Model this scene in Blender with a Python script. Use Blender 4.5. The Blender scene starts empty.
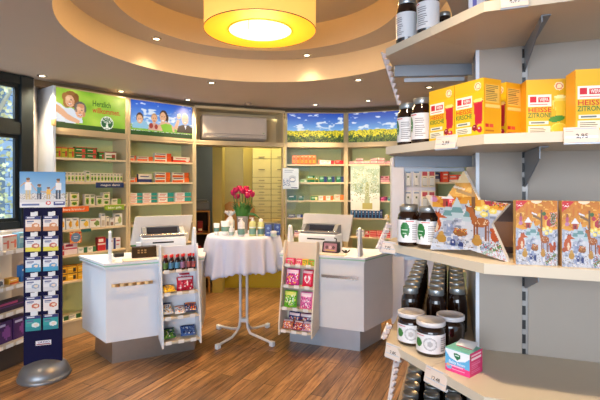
import bpy, math, random
import numpy as np
from mathutils import Matrix, Vector
random.seed(7)
R = math.radians
SC = bpy.context.scene
COL = SC.collection

# ---------------------------------------------------------------- camera, world, exposure
cam_d = bpy.data.cameras.new('camera')
cam_d.sensor_width = 36.0
cam_d.lens = 26.16
cam_d.shift_y = -17 / 600
cam_d.clip_start = 0.02
cam = bpy.data.objects.new('camera', cam_d)
cam.location = (0, 0, 1.65)
cam.rotation_euler = (R(90), 0, 0)
COL.objects.link(cam)
SC.camera = cam
SC.view_settings.view_transform = 'Standard'
SC.view_settings.look = 'None'
SC.view_settings.gamma = 1.0
SC.view_settings.exposure = 0.0
SC.view_settings.use_curve_mapping = False

world = bpy.data.worlds.new('daylight')
SC.world = world
world.use_nodes = True
wn = world.node_tree
wn.nodes['Background'].inputs[0].default_value = (0.62, 0.80, 1.0, 1)
wn.nodes['Background'].inputs[1].default_value = 1.15


def lamp(name, kind, loc, energy, color, rot=(0, 0, 0), **kw):
    d = bpy.data.lights.new(name, kind)
    d.energy = energy
    d.color = color
    for k, v in kw.items():
        setattr(d, k, v)
    o = bpy.data.objects.new(name, d)
    o.location = loc
    o.rotation_euler = rot
    COL.objects.link(o)
    return o


WARM = (1.0, 0.74, 0.46)
# daylight through the shop front behind the photographer and through the side window
lamp('shop_front_daylight', 'AREA', (-2.2, -5.5, 2.2), 410, (0.80, 0.88, 1.0), (R(84), 0, R(-8)), shape='RECTANGLE', size=5.0, size_y=2.6)
_q = (Vector((-1.9, 3.3, 0.9)) - Vector((-4.5, 4.1, 3.9))).to_track_quat('-Z', 'Y').to_euler()
lamp('window_daylight', 'AREA', (-4.5, 4.1, 3.9), 380, (0.60, 0.80, 1.0), _q, shape='RECTANGLE', size=2.6, size_y=1.2)
SPOTS = [(-2.98, 4.38, 2.73), (-2.59, 4.38, 2.73), (-2.10, 5.12, 2.73), (-1.45, 5.64, 2.73), (-0.95, 4.68, 2.73),
         (0.21, 5.99, 2.73), (0.61, 4.55, 2.73), (0.89, 5.70, 2.73), (-1.31, 3.98, 2.97), (0.07, 4.49, 2.97)]
SPOTS += [(0.18, 0.92, 2.73), (1.45, 4.9, 2.73), (-2.6, 3.0, 2.73), (0.95, 0.55, 2.73)]
for q, (x, y, z) in enumerate(SPOTS):
    e = 125 if q < 10 else (95 if q == 10 else 15 if q in (11, 13) else 40)
    if 8 <= q < 10:
        e = 14
    lamp('ceiling_spot_light', 'SPOT', (x, y, z - 0.03), e, WARM, (0, 0, 0), spot_size=R(105), spot_blend=0.9, shadow_soft_size=0.04)
lamp('back_room_light', 'AREA', (-0.7, 6.75, 2.6), 17, (1.0, 0.86, 0.5), (0, 0, 0), shape='RECTANGLE', size=1.2, size_y=0.5)


lamp('sun', 'SUN', (3, -6, 9), 1.4, (1.0, 0.93, 0.82), (R(50), 0, R(62)), angle=R(1))


# ---------------------------------------------------------------- colours and materials
def lin(c):
    return tuple(((v / 255) / 12.92 if v / 255 <= 0.04045 else ((v / 255 + 0.055) / 1.055) ** 2.4) for v in c)


MATS = {}


def mat(name, rgb, rough=0.5, metal=0.0, vary=0.06, scale=8.0, trans=0.0, emit=0.0, coat=0.0, bump=0.0, ior=1.45, alpha=1.0, spec=0.5):
    if name in MATS:
        return MATS[name]
    m = bpy.data.materials.new(name)
    m.use_nodes = True
    nt = m.node_tree
    b = nt.nodes['Principled BSDF']
    c = lin(rgb)
    b.inputs['Roughness'].default_value = rough
    b.inputs['Metallic'].default_value = metal
    b.inputs['Transmission Weight'].default_value = trans
    b.inputs['Coat Weight'].default_value = coat
    b.inputs['IOR'].default_value = ior
    b.inputs['Alpha'].default_value = alpha
    b.inputs['Specular IOR Level'].default_value = spec
    tc = nt.nodes.new('ShaderNodeTexCoord')
    no = nt.nodes.new('ShaderNodeTexNoise')
    no.inputs['Scale'].default_value = scale
    no.inputs['Detail'].default_value = 3
    nt.links.new(tc.outputs['Object'], no.inputs['Vector'])
    mx = nt.nodes.new('ShaderNodeMix')
    mx.data_type = 'RGBA'
    mx.inputs[6].default_value = tuple(v * (1 - vary) for v in c) + (1,)
    mx.inputs[7].default_value = tuple(min(1, v * (1 + vary)) for v in c) + (1,)
    nt.links.new(no.outputs['Fac'], mx.inputs[0])
    nt.links.new(mx.outputs[2], b.inputs['Base Color'])
    if emit:
        nt.links.new(mx.outputs[2], b.inputs['Emission Color'])
        b.inputs['Emission Strength'].default_value = emit
    if bump:
        bp = nt.nodes.new('ShaderNodeBump')
        bp.inputs['Strength'].default_value = bump
        nt.links.new(no.outputs['Fac'], bp.inputs['Height'])
        nt.links.new(bp.outputs['Normal'], b.inputs['Normal'])
    MATS[name] = m
    return m


def printed(name, rough=0.45, emit=0.0, coat=0.0):
    m = bpy.data.materials.new(name)
    m.use_nodes = True
    nt = m.node_tree
    b = nt.nodes['Principled BSDF']
    a = nt.nodes.new('ShaderNodeAttribute')
    a.attribute_name = 'Col'
    b.inputs['Roughness'].default_value = rough
    b.inputs['Coat Weight'].default_value = coat
    if emit:
        nt.links.new(a.outputs['Color'], b.inputs['Emission Color'])
        b.inputs['Emission Strength'].default_value = emit
        b.inputs['Base Color'].default_value = (0.02, 0.02, 0.02, 1)
    else:
        nt.links.new(a.outputs['Color'], b.inputs['Base Color'])
    MATS[name] = m
    return m


PRINT = printed('printed_card')
GLOSSP = printed('printed_foil', 0.22)
LITP = printed('backlit_print', 0.4, 0.95)
CREAM = mat('birch_laminate', (202, 186, 150), 0.4)
EDGE = mat('cream_shelf_edge', (226, 208, 172), 0.4)
GREEN = mat('sage_green_panel', (212, 224, 166), 0.6)
WHITE = mat('white_laminate', (226, 230, 238), 0.35, vary=0.03)
WARMWHITE = mat('warm_white_laminate', (222, 212, 196), 0.4, vary=0.03)
MINT = mat('mint_glass_edge', (170, 214, 190), 0.1, coat=0.5)
STEEL = mat('brushed_steel', (172, 166, 160), 0.38, 0.85, scale=30)
CHROME = mat('polished_metal', (205, 200, 195), 0.2, 1.0)
GREY = mat('grey_plastic', (120, 122, 126), 0.4)
DARK = mat('black_plastic', (28, 27, 28), 0.35)
PANELGREY = mat('warm_grey_panel', (166, 155, 143), 0.55, vary=0.03)
SHELFB = mat('pale_shelf_board', (210, 198, 178), 0.42, vary=0.03)
BRACK = mat('bluish_grey_metal', (140, 146, 154), 0.45, 0.3)
NAVY = mat('navy_plastic', (14, 12, 58), 0.6, spec=0.2)
SILVER = mat('silver_dome_plastic', (140, 142, 146), 0.35, 0.55)
AMBER = mat('amber_glass', (34, 15, 5), 0.05, coat=0.8, vary=0.2, scale=20)
LID = mat('silver_lid', (165, 168, 168), 0.3, 0.75)
WLID = mat('white_lid', (214, 210, 212), 0.35)
PLASTER = mat('ceiling_plaster', (206, 194, 182), 0.8, vary=0.03, scale=3)
YELLOW = mat('mustard_wall_paint', (176, 158, 82), 0.7)
PALEY = mat('pale_yellow_lacquer', (216, 202, 128), 0.45)
CREAMW = mat('cream_wall_paint', (204, 192, 138), 0.7)
FRAME = mat('dark_window_frame', (24, 32, 36), 0.4)
WOOD = mat('honey_wood', (180, 128, 58), 0.5)
CLOTH = mat('white_tablecloth', (200, 203, 222), 0.85, vary=0.03)
WPAINT = mat('white_enamel', (222, 220, 222), 0.3)
STEM = mat('tulip_stem_green', (58, 112, 40), 0.5, vary=0.2)
PETAL = mat('pink_tulip_petal', (180, 14, 78), 0.5, vary=0.25, scale=30)
CONC = mat('grey_ceramic', (146, 142, 144), 0.6, vary=0.12, scale=25)
BRONZE = mat('bronze_rail', (206, 168, 118), 0.3, 0.8)
SHADE = mat('amber_lamp_shade', (252, 204, 104), 0.7, emit=0.85, vary=0.05)
SHADEIN = mat('lamp_diffuser_bright', (255, 225, 130), 0.7, emit=1.0, vary=0.03)
LEDW = mat('halogen_glow', (255, 236, 200), 0.5, emit=9.0)
GLASS = None


def glass(name, tint=(0.94, 0.97, 0.98), amount=0.12):
    m = bpy.data.materials.new(name)
    m.use_nodes = True
    nt = m.node_tree
    nt.nodes.remove(nt.nodes['Principled BSDF'])
    out = nt.nodes['Material Output']
    t = nt.nodes.new('ShaderNodeBsdfTransparent')
    t.inputs[0].default_value = tint + (1,)
    g = nt.nodes.new('ShaderNodeBsdfGlossy')
    g.inputs['Roughness'].default_value = 0.02
    f = nt.nodes.new('ShaderNodeFresnel')
    f.inputs['IOR'].default_value = 1.45
    mul = nt.nodes.new('ShaderNodeMath')
    mul.operation = 'MULTIPLY_ADD'
    mul.inputs[1].default_value = 0.5
    mul.inputs[2].default_value = amount * 0.2
    nt.links.new(f.outputs[0], mul.inputs[0])
    mx = nt.nodes.new('ShaderNodeMixShader')
    cap_ = nt.nodes.new('ShaderNodeMath')
    cap_.operation = 'MINIMUM'
    cap_.inputs[1].default_value = 0.12
    nt.links.new(mul.outputs[0], cap_.inputs[0])
    nt.links.new(cap_.outputs[0], mx.inputs[0])
    nt.links.new(t.outputs[0], mx.inputs[1])
    nt.links.new(g.outputs[0], mx.inputs[2])
    nt.links.new(mx.outputs[0], out.inputs[0])
    MATS[name] = m
    return m


GLASS = glass('clear_glass')


def wood_floor():
    m = bpy.data.materials.new('oak_plank_floor')
    m.use_nodes = True
    nt = m.node_tree
    L = nt.links.new
    b = nt.nodes['Principled BSDF']
    tc = nt.nodes.new('ShaderNodeTexCoord')
    mp = nt.nodes.new('ShaderNodeMapping')
    mp.inputs['Rotation'].default_value = (0, 0, R(-65))
    L(tc.outputs['Object'], mp.inputs['Vector'])
    br = nt.nodes.new('ShaderNodeTexBrick')
    br.inputs['Scale'].default_value = 1.0
    br.inputs['Brick Width'].default_value = 1.25
    br.inputs['Row Height'].default_value = 0.105
    br.inputs['Mortar Size'].default_value = 0.0032
    br.inputs['Mortar Smooth'].default_value = 0.3
    br.inputs['Bias'].default_value = 0.0
    br.inputs['Color1'].default_value = lin((174, 130, 84)) + (1,)
    br.inputs['Color2'].default_value = lin((126, 92, 60)) + (1,)
    br.inputs['Mortar'].default_value = lin((34, 22, 14)) + (1,)
    L(mp.outputs[0], br.inputs['Vector'])
    m2 = nt.nodes.new('ShaderNodeMapping')
    m2.inputs['Scale'].default_value = (2.2, 26, 1)
    L(mp.outputs[0], m2.inputs['Vector'])
    no = nt.nodes.new('ShaderNodeTexNoise')
    no.inputs['Scale'].default_value = 1.6
    no.inputs['Detail'].default_value = 6
    no.inputs['Roughness'].default_value = 0.65
    L(m2.outputs[0], no.inputs['Vector'])
    rp = nt.nodes.new('ShaderNodeValToRGB')
    rp.color_ramp.elements[0].position = 0.36
    rp.color_ramp.elements[0].color = (0.30, 0.26, 0.23, 1)
    rp.color_ramp.elements[1].position = 0.6
    rp.color_ramp.elements[1].color = (1.1, 1.1, 1.1, 1)
    L(no.outputs['Fac'], rp.inputs[0])
    mx = nt.nodes.new('ShaderNodeMix')
    mx.data_type = 'RGBA'
    mx.blend_type = 'MULTIPLY'
    mx.inputs[0].default_value = 0.85
    L(br.outputs['Color'], mx.inputs[6])
    L(rp.outputs[0], mx.inputs[7])
    L(mx.outputs[2], b.inputs['Base Color'])
    b.inputs['Roughness'].default_value = 0.36
    bp = nt.nodes.new('ShaderNodeBump')
    bp.inputs['Strength'].default_value = 0.25
    bp.inputs['Distance'].default_value = 0.01
    L(no.outputs['Fac'], bp.inputs['Height'])
    L(bp.outputs['Normal'], b.inputs['Normal'])
    return m


# ---------------------------------------------------------------- painting small pictures as coloured cells
class Pic:
    def __init__(s, w, h, bg=(255, 255, 255)):
        s.w, s.h = w, h
        s.a = np.zeros((h, w, 3))
        s.a[:] = bg
        s.y, s.x = np.mgrid[0:h, 0:w]
        s.x = (s.x + 0.5) / w
        s.y = (s.y + 0.5) / h

    def mask(s, m, c, alpha=1.0):
        s.a[m] = s.a[m] * (1 - alpha) + np.array(c, float) * alpha
        return s

    def rect(s, x0, y0, x1, y1, c, alpha=1.0):
        return s.mask((s.x >= x0) & (s.x < x1) & (s.y >= y0) & (s.y < y1), c, alpha)

    def ell(s, cx, cy, rx, ry, c, rot=0, alpha=1.0):
        asp = s.w / s.h
        dx = (s.x - cx) * asp
        dy = s.y - cy
        ca, sa = math.cos(R(rot)), math.sin(R(rot))
        u = (dx * ca + dy * sa) / (rx * asp)
        v = (-dx * sa + dy * ca) / ry
        return s.mask(u * u + v * v <= 1, c, alpha)

    def poly(s, pts, c, alpha=1.0):
        ins = np.zeros(s.x.shape, bool)
        n = len(pts)
        for i in range(n):
            x1, y1 = pts[i]
            x2, y2 = pts[(i + 1) % n]
            if y1 == y2:
                continue
            cond = ((y1 > s.y) != (y2 > s.y)) & (s.x < (x2 - x1) * (s.y - y1) / (y2 - y1) + x1)
            ins ^= cond
        return s.mask(ins, c, alpha)

    def grad(s, c0, c1, y0=0.0, y1=1.0):
        t = np.clip((s.y - y0) / (y1 - y0), 0, 1)[..., None]
        m = (s.y >= y0) & (s.y <= y1)
        g = np.array(c0, float) * (1 - t) + np.array(c1, float) * t
        s.a[m] = g[m]
        return s

    def noise(s, fx, fy, seed=0):
        rg = np.random.RandomState(seed)
        g = rg.rand(fy + 2, fx + 2)
        X = s.x * fx
        Y = s.y * fy
        i = X.astype(int)
        j = Y.astype(int)
        u = X - i
        v = Y - j
        u = u * u * (3 - 2 * u)
        v = v * v * (3 - 2 * v)
        return (g[j, i] * (1 - u) + g[j, i + 1] * u) * (1 - v) + (g[j + 1, i] * (1 - u) + g[j + 1, i + 1] * u) * v

    def speck(s, x0, y0, x1, y1, cols, dens=0.5, seed=0):
        rg = np.random.RandomState(seed)
        m = (s.x >= x0) & (s.x < x1) & (s.y >= y0) & (s.y < y1) & (rg.rand(s.h, s.w) < dens)
        idx = np.argwhere(m)
        for j, i in idx:
            s.a[j, i] = cols[rg.randint(len(cols))]
        return s

    def lines(s, x0, y0, x1, y1, n, c=(120, 120, 124), seed=0, alpha=1.0):
        rg = random.Random(seed)
        for k in range(n):
            yy = y0 + (y1 - y0) * (k + 0.2) / n
            s.rect(x0, yy, x0 + (x1 - x0) * (0.7 + 0.3 * rg.random()), yy + (y1 - y0) / n * 0.5, c, alpha)
        return s


# ---------------------------------------------------------------- mesh builder
TXT = {}


def text_geo(s):
    if s in TXT:
        return TXT[s]
    cu = bpy.data.curves.new('t', 'FONT')
    cu.body = s
    cu.size = 1.0
    cu.align_x = 'CENTER'
    cu.align_y = 'CENTER'
    cu.resolution_u = 2
    cu.offset = 0.014
    o = bpy.data.objects.new('t', cu)
    me = bpy.data.meshes.new_from_object(o)
    v = [tuple(p.co) for p in me.vertices]
    f = [tuple(p.vertices) for p in me.polygons]
    w = max(p[0] for p in v) - min(p[0] for p in v)
    bpy.data.objects.remove(o)
    bpy.data.curves.remove(cu)
    bpy.data.meshes.remove(me)
    TXT[s] = (v, f, w)
    return TXT[s]


class MB:
    def __init__(s):
        s.v, s.f, s.mi, s.c, s.sm = [], [], [], [], []
        s.X = Matrix.Identity(4)
        s.m = 0
        s.col = (255, 255, 255)
        s.smooth = False

    def add(s, verts, faces, cols=None, smooth=None):
        n = len(s.v)
        X = s.X
        s.v.extend([tuple(X @ Vector(p)) for p in verts])
        for k, f in enumerate(faces):
            s.f.append(tuple(n + i for i in f))
            s.mi.append(s.m)
            s.c.append(cols[k] if cols is not None else s.col)
            s.sm.append(s.smooth if smooth is None else smooth)
        return s

    def at(s, loc=(0, 0, 0), rz=0, rx=0, ry=0, sc=1):
        s.X = Matrix.Translation(loc) @ Matrix.Rotation(R(rz), 4, 'Z') @ Matrix.Rotation(R(ry), 4, 'Y') @ Matrix.Rotation(R(rx), 4, 'X') @ Matrix.Scale(sc, 4)
        return s

    def box(s, x0, y0, z0, x1, y1, z1, bev=0.0):
        if bev <= 0:
            v = [(x0, y0, z0), (x1, y0, z0), (x1, y1, z0), (x0, y1, z0), (x0, y0, z1), (x1, y0, z1), (x1, y1, z1), (x0, y1, z1)]
            f = [(0, 3, 2, 1), (4, 5, 6, 7), (0, 1, 5, 4), (1, 2, 6, 5), (2, 3, 7, 6), (3, 0, 4, 7)]
            return s.add(v, f)
        b = bev
        p = [(x0 + b, y0), (x1 - b, y0), (x1, y0 + b), (x1, y1 - b), (x1 - b, y1), (x0 + b, y1), (x0, y1 - b), (x0, y0 + b)]
        q = [(x0 + b, y0 + b), (x1 - b, y0 + b), (x1 - b, y0 + b), (x1 - b, y1 - b), (x1 - b, y1 - b), (x0 + b, y1 - b), (x0 + b, y1 - b), (x0 + b, y0 + b)]
        v = [(a, c, z0) for a, c in q] + [(a, c, z0 + b) for a, c in p] + [(a, c, z1 - b) for a, c in p] + [(a, c, z1) for a, c in q]
        f = [tuple(range(7, -1, -1)), tuple(range(24, 32))]
        for r in range(3):
            for i in range(8):
                j = (i + 1) % 8
                f.append((r * 8 + i, r * 8 + j, r * 8 + 8 + j, r * 8 + 8 + i))
        return s.add(v, f)

    def prism(s, poly, z0, z1):
        n = len(poly)
        v = [(x, y, z0) for x, y in poly] + [(x, y, z1) for x, y in poly]
        f = [tuple(range(n - 1, -1, -1)), tuple(range(n, 2 * n))]
        for i in range(n):
            j = (i + 1) % n
            f.append((i, j, n + j, n + i))
        return s.add(v, f)

    def slab_yz(s, poly, x0, x1):
        n = len(poly)
        v = [(x0, y, z) for y, z in poly] + [(x1, y, z) for y, z in poly]
        f = [tuple(range(n - 1, -1, -1)), tuple(range(n, 2 * n))]
        for i in range(n):
            j = (i + 1) % n
            f.append((i, j, n + j, n + i))
        return s.add(v, f)

    def slab_xz(s, poly, y0, y1):
        n = len(poly)
        v = [(x, y0, z) for x, z in poly] + [(x, y1, z) for x, z in poly]
        f = [tuple(range(n)), tuple(range(2 * n - 1, n - 1, -1))]
        for i in range(n):
            j = (i + 1) % n
            f.append((j, i, n + i, n + j))
        return s.add(v, f)

    def lathe(s, prof, c=(0, 0, 0), seg=20, cap=True, smooth=True):
        n = len(prof)
        v, f = [], []
        for k in range(seg):
            a = 2 * math.pi * k / seg
            for r, z in prof:
                v.append((c[0] + r * math.cos(a), c[1] + r * math.sin(a), c[2] + z))
        for k in range(seg):
            l = (k + 1) % seg
            for i in range(n - 1):
                f.append((k * n + i, l * n + i, l * n + i + 1, k * n + i + 1))
        s.add(v, f, smooth=smooth)
        if cap:
            if prof[0][0] > 1e-5:
                s.add([(c[0] + prof[0][0] * math.cos(2 * math.pi * k / seg), c[1] + prof[0][0] * math.sin(2 * math.pi * k / seg), c[2] + prof[0][1]) for k in range(seg)], [tuple(range(seg - 1, -1, -1))], smooth=False)
            if prof[-1][0] > 1e-5:
                s.add([(c[0] + prof[-1][0] * math.cos(2 * math.pi * k / seg), c[1] + prof[-1][0] * math.sin(2 * math.pi * k / seg), c[2] + prof[-1][1]) for k in range(seg)], [tuple(range(seg))], smooth=False)
        return s

    def tube(s, pts, r, seg=8, radii=None):
        P = [Vector(p) for p in pts]
        v, f = [], []
        up = Vector((0, 0, 1))
        prev = None
        for i, p in enumerate(P):
            if i == 0:
                d = P[1] - p
            elif i == len(P) - 1:
                d = p - P[-2]
            else:
                d = (P[i + 1] - p).normalized() + (p - P[i - 1]).normalized()
            d.normalize()
            if prev is None:
                a = d.cross(up)
                if a.length < 1e-3:
                    a = d.cross(Vector((1, 0, 0)))
            else:
                a = prev - d * prev.dot(d)
            a.normalize()
            prev = a
            b = d.cross(a)
            rr = radii[i] if radii else r
            for k in range(seg):
                t = 2 * math.pi * k / seg
                v.append(tuple(p + a * math.cos(t) * rr + b * math.sin(t) * rr))
        for i in range(len(P) - 1):
            for k in range(seg):
                l = (k + 1) % seg
                f.append((i * seg + k, i * seg + l, (i + 1) * seg + l, (i + 1) * seg + k))
        s.add(v, f, smooth=True)
        n = len(P)
        s.add(v[:seg] + v[-seg:], [tuple(range(seg - 1, -1, -1)), tuple(range(seg, 2 * seg))], smooth=False)
        return s

    def sphere(s, c, rx, ry=None, rz=None, seg=12, rings=8):
        ry = ry or rx
        rz = rz or rx
        v, f = [], []
        for i in range(rings + 1):
            t = math.pi * i / rings
            for k in range(seg):
                a = 2 * math.pi * k / seg
                v.append((c[0] + rx * math.sin(t) * math.cos(a), c[1] + ry * math.sin(t) * math.sin(a), c[2] - rz * math.cos(t)))
        for i in range(rings):
            for k in range(seg):
                l = (k + 1) % seg
                f.append((i * seg + k, i * seg + l, (i + 1) * seg + l, (i + 1) * seg + k))
        return s.add(v, f, smooth=True)

    def pic(s, p, o, u, v, fn=None, keep=None):
        """picture p on the parallelogram o + x*u + y*v (y upwards); runs of one colour become one quad"""
        o, u, v = Vector(o), Vector(u), Vector(v)
        vs, fs, cs = [], [], []
        for j in range(p.h):
            i = 0
            while i < p.w:
                if keep is not None and not keep[j, i]:
                    i += 1
                    continue
                k = i + 1
                while k < p.w and (fn is None or k - i < 2) and (keep is None or keep[j, k]) and np.array_equal(p.a[j, k], p.a[j, i]):
                    k += 1
                x0, x1 = i / p.w, k / p.w
                y0, y1 = 1 - (j + 1) / p.h, 1 - j / p.h
                q = []
                for a, b in ((x0, y0), (x1, y0), (x1, y1), (x0, y1)):
                    q.append(tuple(fn(a, b)) if fn else tuple(o + u * a + v * b))
                n = len(vs)
                vs += q
                fs.append((n, n + 1, n + 2, n + 3))
                cs.append(tuple(p.a[j, i]))
                i = k
        return s.add(vs, fs, cs, smooth=fn is not None)

    def text(s, t, o, u, v, size, col=None, width=None):
        """flat lettering centred at o in the plane of unit vectors u (right) and v (up)"""
        V, F, w = text_geo(t)
        o, u, v = Vector(o), Vector(u), Vector(v)
        k = 1.0 if width is None else width / (w * size)
        c = s.col if col is None else col
        return s.add([tuple(o + u * (p[0] * size * k) + v * (p[1] * size)) for p in V], F, [c] * len(F), smooth=False)

    def build(s, name, mats, parent=None, loc=None, rz=0):
        if not isinstance(mats, (list, tuple)):
            mats = [mats]
        me = bpy.data.meshes.new(name)
        me.from_pydata(s.v, [], s.f)
        for m in mats:
            me.materials.append(m)
        me.polygons.foreach_set('material_index', [min(i, len(mats) - 1) for i in s.mi])
        me.polygons.foreach_set('use_smooth', s.sm)
        if any(m in (PRINT, LITP, GLOSSP) for m in mats):
            at = me.color_attributes.new('Col', 'FLOAT_COLOR', 'CORNER')
            arr = []
            cache = {}
            for k, f in enumerate(s.f):
                c = s.c[k]
                if c not in cache:
                    cache[c] = lin(c) + (1.0,)
                arr.extend(cache[c] * len(f))
            at.data.foreach_set('color', arr)
        me.update()
        o = bpy.data.objects.new(name, me)
        COL.objects.link(o)
        if parent is not None:
            o.parent = parent
        if loc is not None:
            o.location = loc
        o.rotation_euler = (0, 0, R(rz))
        return o


def empty(name, loc=(0, 0, 0), rz=0):
    o = bpy.data.objects.new(name, None)
    o.empty_display_size = 0.1
    COL.objects.link(o)
    o.location = loc
    o.rotation_euler = (0, 0, R(rz))
    return o


def tag(o, label, cat, group=None):
    o['label'] = label
    o['category'] = cat
    if group:
        o['group'] = group
    return o


def struct(o):
    o['kind'] = 'structure'
    return o


def dup(root, loc=None, rz=None, label=None, group=None):
    def rec(o, par):
        c = o.copy()
        COL.objects.link(c)
        if par is not None:
            c.parent = par
            c.matrix_parent_inverse = o.matrix_parent_inverse.copy()
        for ch in list(o.children):
            rec(ch, c)
        return c
    r = rec(root, None)
    if loc is not None:
        r.location = loc
    if rz is not None:
        r.rotation_euler = (0, 0, R(rz))
    if label:
        r['label'] = label
    if group:
        r['group'] = group
    return r


class Fr:
    """a ground frame: x along the front (left to right seen from the shop), y to the back, z up"""
    def __init__(s, x, y, deg):
        s.o = Vector((x, y, 0))
        s.deg = deg
        s.u = Vector((math.cos(R(deg)), math.sin(R(deg)), 0))
        s.b = Vector((-math.sin(R(deg)), math.cos(R(deg)), 0))

    def p(s, u, v, z=0):
        q = s.o + s.u * u + s.b * v
        return (q.x, q.y, z)

# ================================================================ the room
b = MB()
WL = Fr(-2.75 - 3.6 * 0.469, 4.46 - 3.6 * 0.883, 62.0)     # the window wall: x runs away from the camera, y points outdoors
ROOM = [(4.2, -3), (4.2, 7.5), (-3.05, 7.5), (-3.05, 4.95), (-2.97, 4.87), WL.p(3.62, 0.12)[:2], WL.p(-4.6, 0.12)[:2]]
b.add([(x, y, 0) for x, y in ROOM], [tuple(range(len(ROOM)))])
struct(b.build('floor', wood_floor()))

CX, CY = -0.30, 3.30
Z1, Z2, Z3 = 2.73, 2.97, 3.21
RA, RB = 1.37, 1.06


def ring_verts(r, z, n=96):
    return [(CX + r * math.cos(2 * math.pi * k / n), CY + r * math.sin(2 * math.pi * k / n), z) for k in range(n)]


b = MB()
n = 96
inn = ring_verts(RA, Z1)
out = []
for k in range(n):
    a = 2 * math.pi * k / n
    dx, dy = math.cos(a), math.sin(a)
    t = 1e9
    for i in range(len(ROOM)):
        (ax, ay), (bx_, by_) = ROOM[i], ROOM[(i + 1) % len(ROOM)]
        ex, ey = bx_ - ax, by_ - ay
        den = dx * ey - dy * ex
        if abs(den) < 1e-9:
            continue
        tt_ = ((ax - CX) * ey - (ay - CY) * ex) / den
        ss_ = ((ax - CX) * dy - (ay - CY) * dx) / den
        if tt_ > 0 and -1e-6 <= ss_ <= 1 + 1e-6:
            t = min(t, tt_)
    out.append((CX + dx * t, CY + dy * t, Z1))
V = inn + out
F = [(k, n + k, n + (k + 1) % n, (k + 1) % n)[::-1] for k in range(n)]
b.add(V, F)
b.add(ring_verts(RA, Z2) + ring_verts(RB, Z2), [(k, (k + 1) % n, n + (k + 1) % n, n + k) for k in range(n)])
b.add(ring_verts(RB, Z3), [tuple(range(n))])
# the outside of the ceiling, so that no sky shows through
b.add([(x, y, 3.3) for x, y in ROOM], [tuple(range(len(ROOM)))])
struct(b.build('ceiling', PLASTER))
b = MB()
b.add(ring_verts(RA, Z1) + ring_verts(RA, Z2), [(k, (k + 1) % n, n + (k + 1) % n, n + k) for k in range(n)], smooth=True)
struct(b.build('trim_1', mat('cove_riser_paint', (232, 206, 168), 0.8, vary=0.02)))
b = MB()
b.add(ring_verts(RB, Z2) + ring_verts(RB, Z3), [(k, (k + 1) % n, n + (k + 1) % n, n + k) for k in range(n)], smooth=True)
struct(b.build('trim_2', MATS['cove_riser_paint']))

# outer walls
b = MB()
b.box(-3.05, 7.40, 0, 4.2, 7.5, 2.73)
b.box(-3.05, 4.90, 0, -2.97, 7.4, 2.73)
struct(b.build('wall_back', CREAMW))
b = MB()
b.box(4.1, -3, 0, 4.2, 7.4, 2.73)
struct(b.build('wall_right', mat('right_wall_paint', (196, 186, 172), 0.8)))

# left window wall: local x runs away from the camera along the wall, y points outdoors
WLEN = 3.6


def at_wall(bm, name, mats, parent=None):
    return bm.build(name, mats, parent, None if parent else WL.p(0, 0), 0 if parent else WL.deg)


b = MB()
b.box(-2.2, 0, 0, WLEN, 0.14, 1.19)
b.box(-2.2, 0, 1.19, 0.35, 0.14, 2.73)
b.box(WLEN - 0.0, -0.0, 0, WLEN + 0.03, 0.14, 2.73)
b.X = Matrix.Rotation(R(-62), 4, 'Z') @ Matrix.Translation((-WL.o.x, -WL.o.y, 0))
b.prism([(-2.745, 4.49), (-2.92, 4.90), (-2.985, 4.88), (-2.86, 4.55)], 0, 2.73)
struct(at_wall(b, 'wall_left', mat('left_wall_plaster', (176, 170, 168), 0.8)))
for q, (u0, u1) in enumerate(((0.38, 1.92), (1.96, 3.595))):
    e = empty('window_%d' % (q + 1), WL.p(0, 0), WL.deg)
    struct(e)
    b = MB()
    z0, z1 = 1.2, 2.72
    w = 0.10
    b.box(u0, -0.03, z0, u0 + w, 0.09, z1)
    b.box(u1 - w - 0.02, -0.05, z0, u1, 0.09, z1)
    b.box(u0 + w, -0.03, z0, u1 - w - 0.02, 0.09, z0 + 0.07)
    b.box(u0 + w, -0.03, z1 - 0.09, u1 - w - 0.02, 0.09, z1)
    b.box(u0 + w, -0.04, 2.13, u1 - w - 0.02, 0.09, 2.25)
    b.build('window_frame', FRAME, e)
    for za, zb in ((z0 + 0.07, 2.13), (2.25, z1 - 0.09)):
        b = MB()
        x0, x1 = u0 + w, u1 - w - 0.02
        s_ = 0.035
        b.box(x0, 0.0, za, x0 + s_, 0.04, zb)
        b.box(x1 - s_, 0.0, za, x1, 0.04, zb)
        b.box(x0 + s_, 0.0, za, x1 - s_, 0.04, za + s_)
        b.box(x0 + s_, 0.0, zb - s_, x1 - s_, 0.04, zb)
        b.build('window_sash', FRAME, e)
        b = MB()
        b.box(x0 + s_, 0.018, za + s_, x1 - s_, 0.024, zb - s_)
        b.build('window_pane', GLASS, e)
b = MB()
b.box(0.36, -0.06, 1.165, 3.56, -0.001, 1.195, 0.004)
struct(at_wall(b, 'trim_3', WHITE))

# outdoors: pavement, pale house, birch
b = MB()
b.prism([WL.p(-3, 0.2)[:2], WL.p(5, 1.0)[:2], WL.p(5, 9)[:2], WL.p(-3, 9)[:2]], -0.1, -0.02)
struct(b.build('ground', mat('pavement', (170, 166, 158), 0.9)))
hm = bpy.data.materials.new('pale_facade')
hm.use_nodes = True
nt = hm.node_tree
br = nt.nodes.new('ShaderNodeTexBrick')
br.inputs['Scale'].default_value = 1.0
br.inputs['Brick Width'].default_value = 0.42
br.inputs['Row Height'].default_value = 0.2
br.inputs['Mortar Size'].default_value = 0.012
br.inputs['Color1'].default_value = lin((156, 186, 226)) + (1,)
br.inputs['Color2'].default_value = lin((192, 212, 236)) + (1,)
br.inputs['Mortar'].default_value = lin((90, 120, 166)) + (1,)
tc = nt.nodes.new('ShaderNodeTexCoord')
sep = nt.nodes.new('ShaderNodeSeparateXYZ')
cmb = nt.nodes.new('ShaderNodeCombineXYZ')
nt.links.new(tc.outputs['Object'], sep.inputs[0])
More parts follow.
